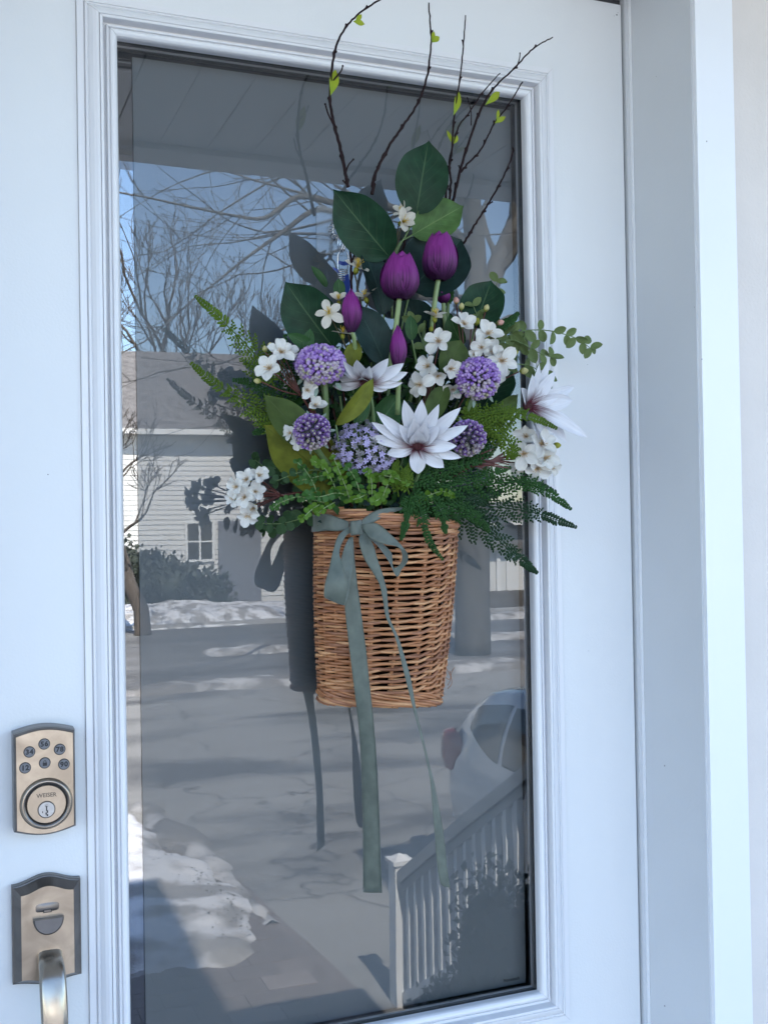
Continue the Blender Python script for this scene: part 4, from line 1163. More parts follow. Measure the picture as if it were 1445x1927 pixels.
# ---- bare trees
def bare_tree(base, h, r0, label, seed, first=None, lean=(0, 0), m_=None, spread=0.62, levels=6, fine=0.006, limbs=None, name='bare_tree'):
    R = random.Random(seed)
    t = thing(name, base, label, 'tree')
    tr, cr = M(), M()
    def grow(p, d, L, r, lv):
        n = 4; pts = [p.copy()]; q = p.copy(); dd = d.copy()
        for i in range(n):
            dd = (dd + Vector((R.gauss(0, .13), R.gauss(0, .13), R.gauss(0, .10) + .05))).normalized()
            q = q + dd * (L / n); pts.append(q.copy())
        rad = [max(fine, r * (1 - .42 * i / n)) for i in range(n + 1)]
        (tr if lv <= 1 else cr).tube(pts, rad, 9 if lv == 0 else 6 if lv == 1 else 4 if lv < 4 else 3, 0, False)
        if lv >= levels: return
        k = 3 if lv < 2 else (3 if R.random() < .75 else 2)
        if lv >= 3: k = R.choice((2, 3, 3))
        for i in range(k):
            f = (0.45 + .55 * (i + 1) / k); j = min(n - 1, int(f * n)); b_ = pts[j].lerp(pts[j + 1], min(1, f * n - j)) if j < n else pts[-1]
            ax = dd.orthogonal().normalized(); ax = Matrix.Rotation(R.uniform(0, 6.28), 3, dd) @ ax
            an = R.gauss(spread, .16) * (0.55 if i == k - 1 else 1)
            nd = (Matrix.Rotation(an, 3, ax) @ dd); nd.z += .12; nd.normalize()
            grow(b_, nd, L * R.uniform(.58, .80), r * (.62 if i == k - 1 else .48) , lv + 1)
    if limbs:
        trunk = [Vector(q) for q in limbs[0][0]]
        tr.tube(smooth_pts(trunk, 4), [limbs[0][1] + (limbs[0][2] - limbs[0][1]) * i / (4 * (len(trunk) - 1)) for i in range(4 * (len(trunk) - 1) + 1)], 12)
        for pts, ra, rb in limbs[1:]:
            sp = smooth_pts([Vector(q) for q in pts], 4); n = len(sp)
            rr = [ra + (rb - ra) * i / (n - 1) for i in range(n)]
            tr.tube(sp, rr, 8)
            for i in range(3, n):
                if R.random() < .34:
                    d = (sp[i] - sp[i - 1]).normalized(); ax = Matrix.Rotation(R.uniform(0, 6.28), 3, d) @ d.orthogonal().normalized()
                    grow(sp[i], (Matrix.Rotation(R.uniform(.5, 1.0), 3, ax) @ d), R.uniform(1.4, 2.6), rr[i] * .45, 3)
            grow(sp[-1], (sp[-1] - sp[-2]).normalized(), 2.4, rb, 3)
    else:
        grow(Vector((0, 0, 0)), Vector((lean[0], lean[1], 1)).normalized(), h * .30, r0, 0)
    tr.build('trunk', m_ or M_bark, t); cr.build('crown', m_ or M_bark, t)
    return t
TB = RZ(890, 1232)
def tl(U, V, dy=0): q = RY(U, V, TB.y + dy); return q - Vector((TB.x, TB.y, GROUND))
bare_tree(TB, 0, 0, 'big grey tree with thick forked trunk across the driveway', 21, m_=M_bark2, fine=0.006, levels=5, limbs=[
    ([tl(890, 1236), tl(890, 1100), tl(888, 900), tl(888, 700), tl(895, 560)], .38, .30),
    ([tl(895, 580), tl(893, 450), tl(880, 300, .5), tl(872, 120, .8), tl(868, -100, 1)], .27, .12),
    ([tl(900, 600), tl(935, 500, -.5), tl(975, 400, -.8), tl(1010, 280, -1), tl(1050, 80, -1)], .24, .10),
    ([tl(885, 470), tl(820, 420, 1), tl(740, 390, 1.4), tl(640, 385, 1.6), tl(560, 370, 1.6), tl(500, 410, 2), tl(440, 405, 2)], .11, .025),
    ([tl(885, 520), tl(800, 470, .4), tl(690, 430, .6), tl(600, 395, .6), tl(530, 440, .8), tl(460, 490, .8)], .11, .025),
    ([tl(880, 400), tl(800, 350, 0), tl(720, 330, 0), tl(640, 310, 0), tl(560, 320, 0), tl(500, 345, 0)], .09, .02),
    ([tl(878, 330), tl(810, 260), tl(720, 230), tl(630, 250), tl(540, 290)], .08, .02),
    ([tl(905, 640), tl(950, 600, -1), tl(990, 590, -1.6), tl(1040, 560, -2)], .06, .02),
    ([tl(885, 560), tl(800, 560, 2), tl(700, 560, 2.5), tl(600, 590, 2.5), tl(500, 640, 3)], .07, .02),
    ([tl(876, 260), tl(840, 180), tl(790, 100), tl(720, 60)], .09, .03)])
b = RZ(268, 1195)
bare_tree((b.x, b.y, GROUND), 8.6, 0.22, 'slim leaning bare tree in front of the white house', 5, lean=(.12, .02), levels=6, fine=.010)
b = RY(300, 900, -44)
bare_tree((b.x, -47.5, GROUND), 21, 0.32, 'tall bare tree rising behind the white house at the left', 8, levels=6, fine=.014, spread=.5)
b = RY(405, 900, -50)
bare_tree((b.x, -52, GROUND), 20, 0.24, 'thin bare tree behind the middle of the white house', 14, levels=6, fine=.014, spread=.45)
b = RY(240, 900, -46)
bare_tree((b.x - 1.2, -50, GROUND), 16, 0.25, 'shorter dense bare tree at the left end of the row', 33, levels=6, fine=.016, spread=.55)
bare_tree((b.x + 1.8, -55, GROUND), 18, 0.25, 'brownish bare tree deep behind the white roof', 41, levels=6, fine=.018, spread=.5)
b = RY(640, 900, -55)
bare_tree((b.x, -58, GROUND), 16, 0.22, 'distant bare tree showing behind the basket', 52, levels=5, fine=.016, spread=.5)

# ================================================================== FLOWERS AND FOLIAGE
_P0 = P
def P(U, V, d=0.0): return _P0(U, V, d * 0.74)
M_leaf_d = leaf_mat('leaf_dark', (0.012, 0.042, 0.020), (0.085, 0.15, 0.07), 0.38)
M_leaf_b = leaf_mat('leaf_blue_dark', (0.010, 0.028, 0.024), (0.04, 0.08, 0.06), 0.42, trans=0.04)
M_leaf_m = leaf_mat('leaf_green', (0.030, 0.082, 0.026), (0.13, 0.22, 0.09), 0.4)
M_leaf_l = leaf_mat('leaf_light', (0.068, 0.135, 0.038), (0.21, 0.30, 0.12), 0.42)
M_leaf_o = leaf_mat('leaf_olive', (0.062, 0.095, 0.026), (0.10, 0.14, 0.05), 0.5)
M_leaf_y = leaf_mat('leaf_yellow_olive', (0.135, 0.150, 0.018), (0.09, 0.11, 0.015), 0.5)
M_stem_g = mat('stem_green', (0.11, 0.17, 0.06), 0.5, var=0.2, scale=40)
M_stem_p = mat('stem_pale', (0.20, 0.27, 0.11), 0.5, var=0.15, scale=60)
M_stem_r = mat('stem_red', (0.085, 0.022, 0.016), 0.5, var=0.3, scale=60)
M_stem_b = mat('stem_brown', (0.10, 0.085, 0.04), 0.6, var=0.3, scale=60)
M_twig = mat('twig', (0.018, 0.009, 0.010), 0.7, spec=.15, var=0.4, scale=80, bump=0.6, bscale=300)
M_twigleaf = petal_mat('bud_leaf', (0.36, 0.43, 0.03), (0.24, 0.36, 0.03), 0.0, 0.6, rough=0.5)
M_tulip = petal_mat('tulip_petal', (0.200, 0.024, 0.185), (0.020, 0.003, 0.022), 0.10, 0.60, streak=60, rough=0.5, trans=0.05, along=1.0, soft=1.7, speck=0.14)
M_daisy = petal_mat('daisy_petal', (0.70, 0.70, 0.735), (0.085, 0.010, 0.022), 0.12, 0.46, streak=34, rough=0.55, trans=0.08, soft=0.75)
M_bloss = petal_mat('blossom_petal', (0.76, 0.745, 0.70), (0.52, 0.36, 0.26), 0.0, 0.26, streak=12, rough=0.6, trans=0.22, soft=0.3)
M_bloss_c = petal_mat('cream_petal', (0.66, 0.62, 0.53), (0.45, 0.36, 0.16), 0.0, 0.3, streak=12, rough=0.6, trans=0.2, soft=0.3)
M_yel = mat('stamen_yellow', (0.62, 0.42, 0.03), 0.6)
M_pinkst = mat('stamen_pink', (0.58, 0.42, 0.22), 0.6)
M_blackst = mat('stamen_dark', (0.03, 0.02, 0.01), 0.6)
M_bud_c = petal_mat('bud_cream', (0.62, 0.56, 0.26), (0.20, 0.24, 0.04), 0.15, 0.6, rough=0.5)
M_bud_p = petal_mat('bud_pink', (0.66, 0.36, 0.30), (0.22, 0.20, 0.06), 0.15, 0.5, rough=0.5)
M_bud_g = petal_mat('bud_green', (0.36, 0.36, 0.05), (0.12, 0.17, 0.03), 0.1, 0.5, rough=0.5)
M_fern_l = mat('fern_light', (0.068, 0.118, 0.010), 0.6, spec=.2, var=0.25, scale=30, trans=0.15)
M_fern_d = mat('fern_dark', (0.018, 0.060, 0.012), 0.6, spec=.2, var=0.3, scale=30, trans=0.08)
M_fern_b = mat('fern_blue', (0.013, 0.038, 0.015), 0.6, spec=.2, var=0.3, scale=30, trans=0.05)
M_box = mat('boxleaf', (0.080, 0.165, 0.016), 0.5, spec=.25, var=0.3, scale=30, trans=0.15)
M_euc = mat('eucalyptus', (0.032, 0.068, 0.026), 0.6, spec=.2, var=0.3, scale=30, trans=0.1)
M_vine = leaf_mat('vine_leaf', (0.13, 0.18, 0.065), (0.16, 0.22, 0.10), 0.5, nveins=5)
M_purple = mat('allium_purple', (0.19, 0.085, 0.36), 0.45, col2=(0.40, 0.27, 0.52), scale=170, thr=(0.38, 0.62))
M_purple_t = mat('allium_pale', (0.40, 0.33, 0.38), 0.5, col2=(0.30, 0.30, 0.14), scale=120, thr=(0.5, 0.7))
M_lilac = mat('lilac', (0.33, 0.27, 0.50), 0.5, col2=(0.50, 0.46, 0.66), scale=110, thr=(0.4, 0.6))
M_lilac_g = mat('lilac_grey', (0.20, 0.19, 0.20), 0.6, var=0.3, scale=110)
M_bract = mat('bract', (0.19, 0.25, 0.20), 0.6, var=0.3, scale=80)
VIEW = -CF
ROOT = P(725, 975, 0.07)            # where the stems go into the basket

def wstem(t, name, pts, rad, m_, n=6, sub=5):
    iv = t.matrix_world.inverted()
    sp = smooth_pts([P(*q) for q in pts], sub)
    k = len(sp)
    rr = [rad[0] + (rad[1] - rad[0]) * i / (k - 1) for i in range(k)] if hasattr(rad, '__len__') else rad
    return M().tube([iv @ v for v in sp], rr, n).build(name, m_, t)
def T(name, U, V, d, label, cat, group=None):
    return thing(name, P(U, V, d), label, cat, group)

# ---- big leaves: one thing each (wired stem + veined blade)
def big_leaf(bu, bv, tu, tv, wpx, d, label, mt, dt=0.0, bend=0.55, cup=0.30, a=0.85, roll=0, stem=None, name='large_leaf', wave=0.05, face=None, b=0.62):
    p_, q_ = P(bu, bv, d), P(tu, tv, d + dt)
    L = (q_ - p_).length; s_ = S(bu, bv, d)
    n = Matrix.Rotation(radians(roll), 3, (q_ - p_).normalized()) @ VIEW
    if face: n = n + CR * face[0] + CU * face[1]
    t = thing(name, p_, label, 'leaf')
    fm = frame_dir(p_, q_, n)
    # start bent back so the chord still meets the tip
    fm = fm @ Matrix.Rotation(bend / 2, 4, 'X')
    fm.translation = Vector((0, 0, 0))
    Lb = L * (bend / 2 / sin(bend / 2)) if abs(bend) > 1e-3 else L
    m_ = M(); m_.blade(Lb, wpx * s_ * 1.04, a=a, b=b, bend=bend, cup=cup, nu=22, nv=9, wave=wave, seed=bu, te=1.15)
    m_.build('blade', mt, t, True, fm)
    if stem: wstem(t, 'stem', [(bu, bv, d)] + stem, (0.0011, 0.0013), M_stem_g)
    return t
BL = big_leaf
BL(783, 404, 806, 265, 92, 0.075, 'upright dark green leaf at the very top of the arrangement', M_leaf_d, dt=.012, stem=[(765, 440, .07), (745, 480, .068), (735, 560, .065)])
BL(733, 484, 627, 356, 92, 0.095, 'large dark green leaf leaning left beside the upright top leaf', M_leaf_d, roll=-12, dt=.01, stem=[(735, 520, .085), (738, 600, .075)], bend=.4)
BL(776, 442, 872, 387, 68, 0.070, 'lighter green leaf pointing right under the upright top leaf', M_leaf_l, dt=.0, roll=8, stem=[(750, 460, .068), (738, 500, .066)], bend=.3)
BL(772, 545, 868, 452, 118, 0.055, 'broad dark leaf directly behind the upper right tulip', M_leaf_b, dt=.0, b=.5, stem=[(755, 620, .06)])
BL(722, 592, 680, 466, 62, 0.085, 'narrow blue green leaf left of the biggest tulip', M_leaf_b, roll=40, bend=.5, stem=[(725, 660, .08)])
BL(722, 682, 668, 572, 66, 0.110, 'dark pointed leaf between the left tulip and the biggest tulip', M_leaf_b, roll=20, bend=.5, stem=[(724, 740, .09)])
BL(628, 655, 537, 530, 98, 0.080, 'big dark green leaf on the left above the purple globe flower', M_leaf_d, dt=.0, roll=-10, stem=[(660, 730, .08)])
BL(625, 668, 540, 596, 44, 0.065, 'slim dark leaf just below the big left leaf', M_leaf_d, roll=30, stem=[(660, 740, .07)])
BL(893, 618, 925, 528, 76, 0.095, 'rounded green leaf on the right behind the flower buds', M_leaf_d, roll=-10, bend=.3, b=.5, stem=[(875, 690, .09)])
BL(590, 846, 497, 742, 66, 0.120, 'olive leaf seen from behind at the left below the blossoms', M_leaf_o, roll=-18, bend=-.3, cup=-.15, stem=[(630, 880, .11)])
BL(640, 920, 496, 800, 108, 0.085, 'broad yellow olive leaf at the lower left of the flowers', M_leaf_y, roll=15, bend=.3, b=.52, stem=[(680, 950, .08)])
BL(632, 800, 702, 712, 34, 0.150, 'curved yellow green leaf in the middle left of the purple sprig', M_leaf_y, roll=25, bend=.9, cup=.5, dt=.02, stem=[(640, 850, .13)], a=1.1)
BL(658, 690, 672, 640, 32, 0.115, 'short olive leaf standing above the left white daisy', M_leaf_y, bend=.2, stem=[(665, 740, .1)])
BL(700, 812, 752, 742, 52, 0.100, 'folded green leaf between the two white daisies', M_leaf_m, roll=20, stem=[(712, 870, .09)])
BL(812, 790, 842, 722, 40, 0.125, 'mid green leaf rising behind the front daisy', M_leaf_o, roll=-20, stem=[(790, 850, .1)])
BL(836, 705, 868, 640, 52, 0.110, 'olive green leaf between the right hand blossoms', M_leaf_o, roll=10, stem=[(812, 780, .1)])
BL(900, 800, 975, 742, 36, 0.120, 'narrow olive leaf bent over right of the right globe flower', M_leaf_o, roll=25, bend=.7, cup=.5, stem=[(860, 860, .1)])
BL(905, 770, 965, 700, 60, 0.085, 'dark leaf behind the right white daisy', M_leaf_d, roll=-20, stem=[(870, 840, .09)])
BL(668, 800, 690, 742, 26, 0.130, 'small green leaf beside the curved yellow green leaf', M_leaf_m, roll=30, stem=[(670, 850, .11)])
BL(735, 700, 700, 640, 44, 0.085, 'dark leaf in the shade under the left tulip', M_leaf_b, roll=-30, stem=[(730, 760, .08)])
BL(870, 650, 845, 590, 34, 0.085, 'small dark leaf below the upper right tulip', M_leaf_m, roll=-30, stem=[(850, 720, .08)])
BL(775, 640, 772, 592, 22, 0.115, 'small upright green leaf right of the biggest tulip stem', M_leaf_m, stem=[(785, 690, .1)])
BL(590, 655, 540, 628, 24, 0.120, 'small green leaf pointing left above the left blossoms', M_leaf_m, stem=[(600, 700, .1)])
BL(578, 665, 584, 618, 22, 0.122, 'small green leaf standing up above the left blossoms', M_leaf_m, stem=[(600, 700, .1)])
BL(660, 640, 612, 598, 50, 0.060, 'very dark leaf in the gap behind the open yellow centred blossom', M_leaf_b, roll=15)
BL(800, 640, 760, 560, 74, 0.050, 'dark leaf filling the gap between the two upper tulips', M_leaf_b, roll=-10)
BL(850, 640, 800, 590, 56, 0.060, 'dark leaf below the upper right tulip stem', M_leaf_b, roll=20)
BL(615, 540, 585, 500, 16, 0.06, 'tiny green leaf near the blue taped wire', M_leaf_m, roll=20)
BL(640, 560, 637, 524, 22, 0.095, 'small round green leaf under the wire hanger', M_leaf_m, stem=[(650, 600, .09)])

# ---- tulips
def tulip(U, V, w_, h_, d, label, stem, spin=0, tilt=0, closed=False, name='tulip'):
    s_ = S(U, V, d); W_, H_ = w_ * s_, h_ * s_
    base = P(U - tilt * h_ * .5, V + h_ / 2, d)
    t = thing(name, base, label, 'flower')
    B = (Matrix((CR, -CF, CU)).transposed())      # local z up the flower, y to the viewer... x right
    B = Matrix((CR, CF, CU)).transposed() @ Matrix.Rotation(tilt, 3, 'Y')
    n = 6
    for k in range(n):
        inner = k % 2
        an = radians(spin) + 2 * pi * k / n
        a = M(); g = []; uv = []
        nu, nv = 15, 9
        Rm = W_ / 2 * (0.90 if inner else 1.0)
        half = (0.80 if not inner else 0.72)
        for i in range(nu):
            u = i / (nu - 1)
            if not closed: r_ = Rm * (sqrt(max(0, 1 - ((.40 - u) / .43) ** 2)) if u < .4 else 1 - .56 * ((u - .4) / .6) ** 1.9)
            else: r_ = Rm * (sin(pi * (0.08 + 0.90 * u)) ** 0.85)
            wd = half * pi / 3 * 1.7 * (min(1, (u * 5 + .15)) ** .5) * (max(0, 1 - u ** (3.4 if closed else 9))) ** 0.55 + .02
            for j in range(nv):
                v = -1 + 2 * j / (nv - 1)
                ph = an + wd * v
                rr = r_ * (1 + (0.045 if not inner else -.03) + 0.05 * abs(v) ** 2 * (1 if not inner else .5) - .05 * (1 - abs(v)) * sin(pi * u)) + 0.0006 * sin(u * 7 + v * 3 + k)
                z = H_ * (u * (1 - .07 * v * v * u * u)) * (1.0 if inner else .985) + 0.022 * H_ * sin(k * 2.1) * u ** 4
                g.append(Vector((rr * cos(ph), rr * sin(ph), z))); uv.append((u, (v + 1) / 2))
        a.grid(g, nu, nv, uv)
        a.build('petal', M_tulip, t, True, B.to_4x4())
    wstem(t, 'stem', [(U - tilt * h_ * .5, V + h_ / 2 - 3, d)] + stem, (0.0030 if not closed else .0026, 0.0030), M_stem_p, 9)
    return t
tulip(753, 519, 70, 90, .140, 'largest purple tulip in the centre of the arrangement', [(748, 590, .135), (738, 660, .12), (727, 720, .10)], spin=100, tilt=.04)
tulip(827, 483, 64, 90, .110, 'purple tulip at the upper right in front of a broad dark leaf', [(819, 560, .108), (812, 620, .10)], spin=72, tilt=.05)
tulip(661, 584, 38, 84, .125, 'narrow closed purple tulip at the left', [(667, 640, .12), (670, 690, .10)], closed=True, spin=60)
tulip(749, 654, 31, 84, .150, 'small closed purple tulip low in the middle', [(750, 710, .145), (748, 780, .12)], closed=True, spin=80)
tulip(834, 556, 26, 30, .075, 'dark tulip bud half hidden below the upper right tulip', [(836, 600, .07), (843, 660, .065)], closed=True, name='tulip')
for i, pts in enumerate(([(843, 570, .07), (840, 620, .07), (828, 700, .07)], [(800, 600, .06), (790, 680, .07), (770, 760, .07)], [(700, 740, .1), (690, 800, .1), (700, 860, .09)], [(812, 650, .09), (810, 700, .09), (800, 760, .09)])):
    t = T('green_shoot', *pts[-1], ('pale green stem below the dark tulip bud', 'green stem between the two upper tulips', 'short green stem under the left daisy', 'stout green stem behind the middle blossoms')[i], 'stem')
    wstem(t, 'stem', pts, .0024, M_stem_g, 8)

# ---- white daisies with burgundy hearts
def daisy(U, V, r, d, label, tx, ty, petals, stem, seed=0, heart=True):
    s_ = S(U, V, d) * r
    B = basis(U, V, d, tx, ty)
    t = thing('white_daisy', B.translation, label, 'flower', None, B.to_3x3())
    R = random.Random(seed)
    for (an, ln, lift, wd, bnd, tw) in petals:
        m_ = M(); m_.blade(ln * s_ * R.uniform(.98, 1.10), wd * s_ * R.uniform(.66, .80), a=1.08, b=.66, bend=bnd + R.uniform(-.1, .2), cup=R.uniform(.2, .5), nu=15, nv=7, seed=an, wave=.05, twist=tw + R.gauss(0, .12), w0=.30, te=.88)
        mm = Matrix.Rotation(radians(an - 90 + R.gauss(0, 3)), 4, 'Z') @ Matrix.Translation((0, .02 * s_, 0)) @ Matrix.Rotation(radians(lift), 4, 'X')
        m_.build('petal', M_daisy, t, True, mm)
    if heart:
        a = M()
        for i in range(46):
            an = R.uniform(0, 6.28); rr = R.uniform(0, .10) * s_
            q = Vector((rr * cos(an), rr * sin(an), 0)); a.tube([q, q + Vector((q.x * .5, q.y * .5, s_ * R.uniform(.05, .12)))], [.0007, .0004], 4)
        a.ball((0, 0, 0), .12 * s_, 6, 10, sc=(1, 1, .7))
        a.build('heart', mat_burg, t)
    wi = t.matrix_world.inverted()
    sp = smooth_pts([P(*q) for q in [(U, V, d - .005)] + stem], 4)
    M().tube([wi @ v for v in sp], .0022, 7).build('stem', M_stem_g, t)
    return t
mat_burg = mat('burgundy', (0.06, 0.010, 0.014), 0.7, var=0.3, scale=200)
Rr = random.Random(3)
# (angle, length, lift, width, bend, twist)
daisy(785, 838, 90, .168, 'big open white daisy with burgundy heart in the front centre', -18, 0, [
    (86, 1.12, 32, .36, .25, 0), (108, 1.12, 28, .34, .2, .1), (130, 1.08, 22, .33, .3, .1), (152, .98, 16, .32, .4, .2), (168, 1.0, 8, .30, .35, .1), (66, 1.10, 30, .34, .3, -.1), (44, 1.12, 20, .33, .35, -.1),
    (24, 1.12, 14, .32, .3, -.2), (6, .75, 20, .30, .3, 0), (200, .62, 6, .34, .4, 0), (270, .62, 4, .40, .25, 0), (318, .72, 0, .36, .25, 0), (340, 1.02, 2, .25, .3, 0),
    (99, .78, 46, .38, .15, 0), (73, .76, 50, .36, .2, 0), (128, .66, 42, .34, .3, 0), (47, .70, 40, .34, .3, 0), (88, .58, 58, .44, .35, 0)], [(790, 880, .15), (775, 920, .12)], 1)
daisy(688, 716, 74, .150, 'white daisy with drooping petals left of the small closed tulip', -35, -10, [
    (95, 1.05, 40, .40, .2, 0), (70, .85, 45, .36, .2, 0), (118, .95, 35, .34, .2, .1), (145, .8, 20, .30, .9, .2), (180, .80, 6, .32, .8, 0), (200, 1.05, 0, .34, .6, 0), (25, 1.0, 8, .40, .6, -.2), (5, 1.1, 4, .34, .7, 0),
    (345, .95, 0, .32, .6, 0), (48, .95, 25, .38, .4, 0), (325, .6, 0, .34, .6, 0), (85, .6, 62, .34, 0, 0)], [(700, 760, .13), (705, 830, .11)], 2)
daisy(992, 764, 82, .125, 'white daisy facing right at the right edge of the bouquet', 5, 38, [
    (100, .98, 40, .26, .2, 0), (120, .85, 44, .24, .2, .2), (78, 1.0, 36, .34, .3, 0), (60, .92, 38, .36, .3, 0), (30, .9, 35, .42, .4, 0), (5, 1.05, 30, .42, .4, 0), (340, 1.15, 24, .42, .35, 0), (318, 1.2, 20, .40, .35, 0),
    (300, 1.0, 20, .36, .4, 0), (285, .75, 24, .34, .4, 0), (20, 1.25, 26, .34, .3, 0), (328, 1.4, 28, .34, .25, 0), (135, .5, 40, .3, .5, 0)], [(965, 790, .11), (920, 860, .10)], 3)

# ---- five petalled blossoms and buds
pb = M(); pb.blade(1.02, .66, a=1.35, b=.66, bend=.30, cup=.40, nu=9, nv=7, wave=.05, w0=.12)
petal_mesh = pb.mesh('blossom_petal', M_bloss)
pb = M(); pb.blade(1.0, .56, a=1.35, b=.62, bend=.25, cup=.25, nu=9, nv=7, wave=.03, w0=.14)
petal_mesh2 = pb.mesh('blossom_petal_narrow', M_bloss_c)
pb = M(); pb.blade(1.05, .74, a=1.5, b=.55, bend=1.0, cup=.6, nu=9, nv=7, wave=.09, w0=.12)
petal_mesh3 = pb.mesh('blossom_petal_curled', M_bloss)
def stamen(mt, n, ln, seed, sp=.28):
    R = random.Random(seed); a = M()
    for i in range(n):
        an = R.uniform(0, 6.28); tp = Vector((sp * cos(an) * R.uniform(.3, 1), sp * sin(an) * R.uniform(.3, 1), ln * R.uniform(.75, 1.1)))
        a.tube([Vector((0, 0, 0)), tp * .6 + Vector((0, 0, .05)), tp], [.024, .016, .014], 4); a.ball(tp, .030, 4, 5)
    a.ball((0, 0, .02), .07, 5, 8, sc=(1, 1, .8))
    return a.mesh('stamens', mt)
st_y, st_p, st_k = stamen(M_yel, 12, .62, 1), stamen(M_pinkst, 9, .42, 2), stamen([M_yel], 9, .55, 5)
cal = M(); cal.tube([Vector((0, 0, -.50)), Vector((0, 0, -.3)), Vector((0, 0, -.08)), Vector((0, 0, 0))], [.06, .17, .17, .10], 8)
calyx_mesh = cal.mesh('calyx', M_bud_g)
def bud_mesh(m_):
    a = M(); g = []; nn = 10
    for i in range(9):
        u = i / 8; r_ = .52 * sin(pi * (.06 + .90 * u)) ** .75
        for j in range(nn): g.append(Vector((r_ * cos(2 * pi * j / nn) * (1 + .08 * cos(3 * 2 * pi * j / nn)), r_ * sin(2 * pi * j / nn), -.2 + 1.35 * u)))
    uv = [(i / 8, j / nn) for i in range(9) for j in range(nn)]
    a.grid(g, 9, nn, uv, 0, True); return a.mesh('bud', m_)
BUDS = {'c': bud_mesh(M_bud_c), 'p': bud_mesh(M_bud_p), 'g': bud_mesh(M_bud_g)}
def blossom(t, U, V, r, d, tx, ty, spin=0, kind='w', op=24, drop=()):
    B = basis(U, V, d, tx, ty, spin)
    s_ = S(U, V, d) * r
    L = t.matrix_world.inverted() @ B @ Matrix.Scale(s_, 4)
    fl = put('blossom', {'w': st_p, 'y': st_y, 'k': st_k, 'c': st_p}[kind], t, L)
    me = petal_mesh2 if kind in 'yk' else petal_mesh
    R = random.Random(int(U * 7 + V))
    for k in range(5):
        if k in drop: continue
        m2 = petal_mesh3 if (kind == 'w' and R.random() < .45) else me
        mm = Matrix.Rotation(2 * pi * k / 5 + R.uniform(-.12, .12), 4, 'Z') @ Matrix.Rotation(radians(op + R.uniform(-16, 16)), 4, 'X') @ Matrix.Rotation(radians(R.uniform(-18, 18)), 4, 'Y') @ Matrix.Scale(R.uniform(.85, 1.1), 4)
        put('petal', m2, fl, mm)
    put('calyx', calyx_mesh, fl)
    return B.translation - B.to_3x3() @ Vector((0, 0, s_ * .45))
def bud(t, U, V, r, d, kind, ang):
    """ang: direction of the tip in the picture, degrees"""
    a_ = radians(ang); dirv = (CR * cos(a_) + CU * sin(a_) + VIEW * .25).normalized()
    s_ = S(U, V, d) * r
    B = dirv.to_track_quat('Z', 'Y').to_matrix().to_4x4(); B.translation = P(U, V, d) - dirv * s_ * .45
    put('bud', BUDS[kind], t, t.matrix_world.inverted() @ B @ Matrix.Scale(s_, 4))
    return B.translation - dirv * s_ * .15
def spray(base, label, items, buds=(), joint=None, sm=None, cat='flower spray', leaves=()):
    t = T('blossom_spray', *base, label, cat)
    iv = t.matrix_world.inverted(); a = M()
    b0 = P(*base); j0 = P(*joint) if joint else b0
    if joint: a.tube([iv @ v for v in smooth_pts([b0, b0.lerp(j0, .5) + CU * .004, j0], 4)], [.0014] * 9, 6)
    for it in items:
        e = blossom(t, *it[:5], *it[5:])
        mid = e.lerp(j0, .5) + VIEW * -.003
        a.tube([iv @ v for v in smooth_pts([e, mid, j0], 4)], .0009, 5)
    for it in buds:
        e = bud(t, *it)
        a.tube([iv @ v for v in smooth_pts([e, e.lerp(j0, .5) + CU * -.002, j0], 4)], .0008, 5)
    a.build('stem', sm or M_stem_r, t)
    return t
# (u, v, r, d, tilt up, tilt right, spin, kind, openness)
spray((622, 850, .10), 'white blossoms and cream buds left of the upper purple globe flower', [
    (528, 664, 31, .135, 25, 18, 10, 'w', 38), (508, 694, 33, .145, 15, -15, 40, 'w', 30), (541, 668, 24, .125, 35, 30, 70, 'w', 55)],
    [(499, 657, 10, .13, 'c', 100), (508, 650, 9, .128, 'c', 80), (485, 717, 11, .135, 'c', 170)], (568, 745, .12))
spray((620, 840, .10), 'half hidden white blossoms tucked under the upper left globe flower', [
    (577, 734, 24, .125, -10, 20, 0, 'w', 45), (592, 765, 24, .125, 30, 30, 50, 'w', 55), (548, 815, 20, .12, 0, -30, 20, 'w', 45), (562, 830, 18, .125, -20, -20, 20, 'w', 45)], (), (600, 790, .11))
t = spray((665, 700, .08), 'open blossom with long yellow stamens on the dark left leaf', [
    (619, 589, 31, .118, 10, -8, 18, 'y', 14)], (), (645, 640, .10), M_stem_b)
spray((672, 700, .08), 'cream blossom seen side on above the open yellow centred blossom', [
    (637, 566, 22, .105, 55, 0, 30, 'y', 45)], (), (655, 630, .095), M_stem_b)
spray((672, 705, .08), 'cream blossom seen side on below the open yellow centred blossom', [
    (645, 628, 24, .115, 75, 5, 10, 'y', 15)], (), (660, 670, .1), M_stem_b)
spray((690, 640, .07), 'pale narrow petalled blossom with yellow stamens beside the blue tape', [
    (672, 504, 32, .085, 45, 25, 60, 'y', 25, (1,)), (688, 560, 26, .09, 60, -35, 30, 'y', 25, (2,))], (), (684, 590, .08), M_stem_b)
spray((735, 560, .065), 'small blossom high up beside the stalk of the top leaves', [
    (757, 418, 28, .08, 10, 30, 20, 'k', 40), (757, 400, 22, .07, 30, -20, 60, 'y', 40)], (), (738, 500, .065), M_stem_b)
spray((735, 560, .06), 'pale blossom hidden behind the large leaf leaning left', [(668, 450, 34, .07, 50, -30, 40, 'y', 25, (1, 2))], (), (710, 500, .06), M_stem_b)
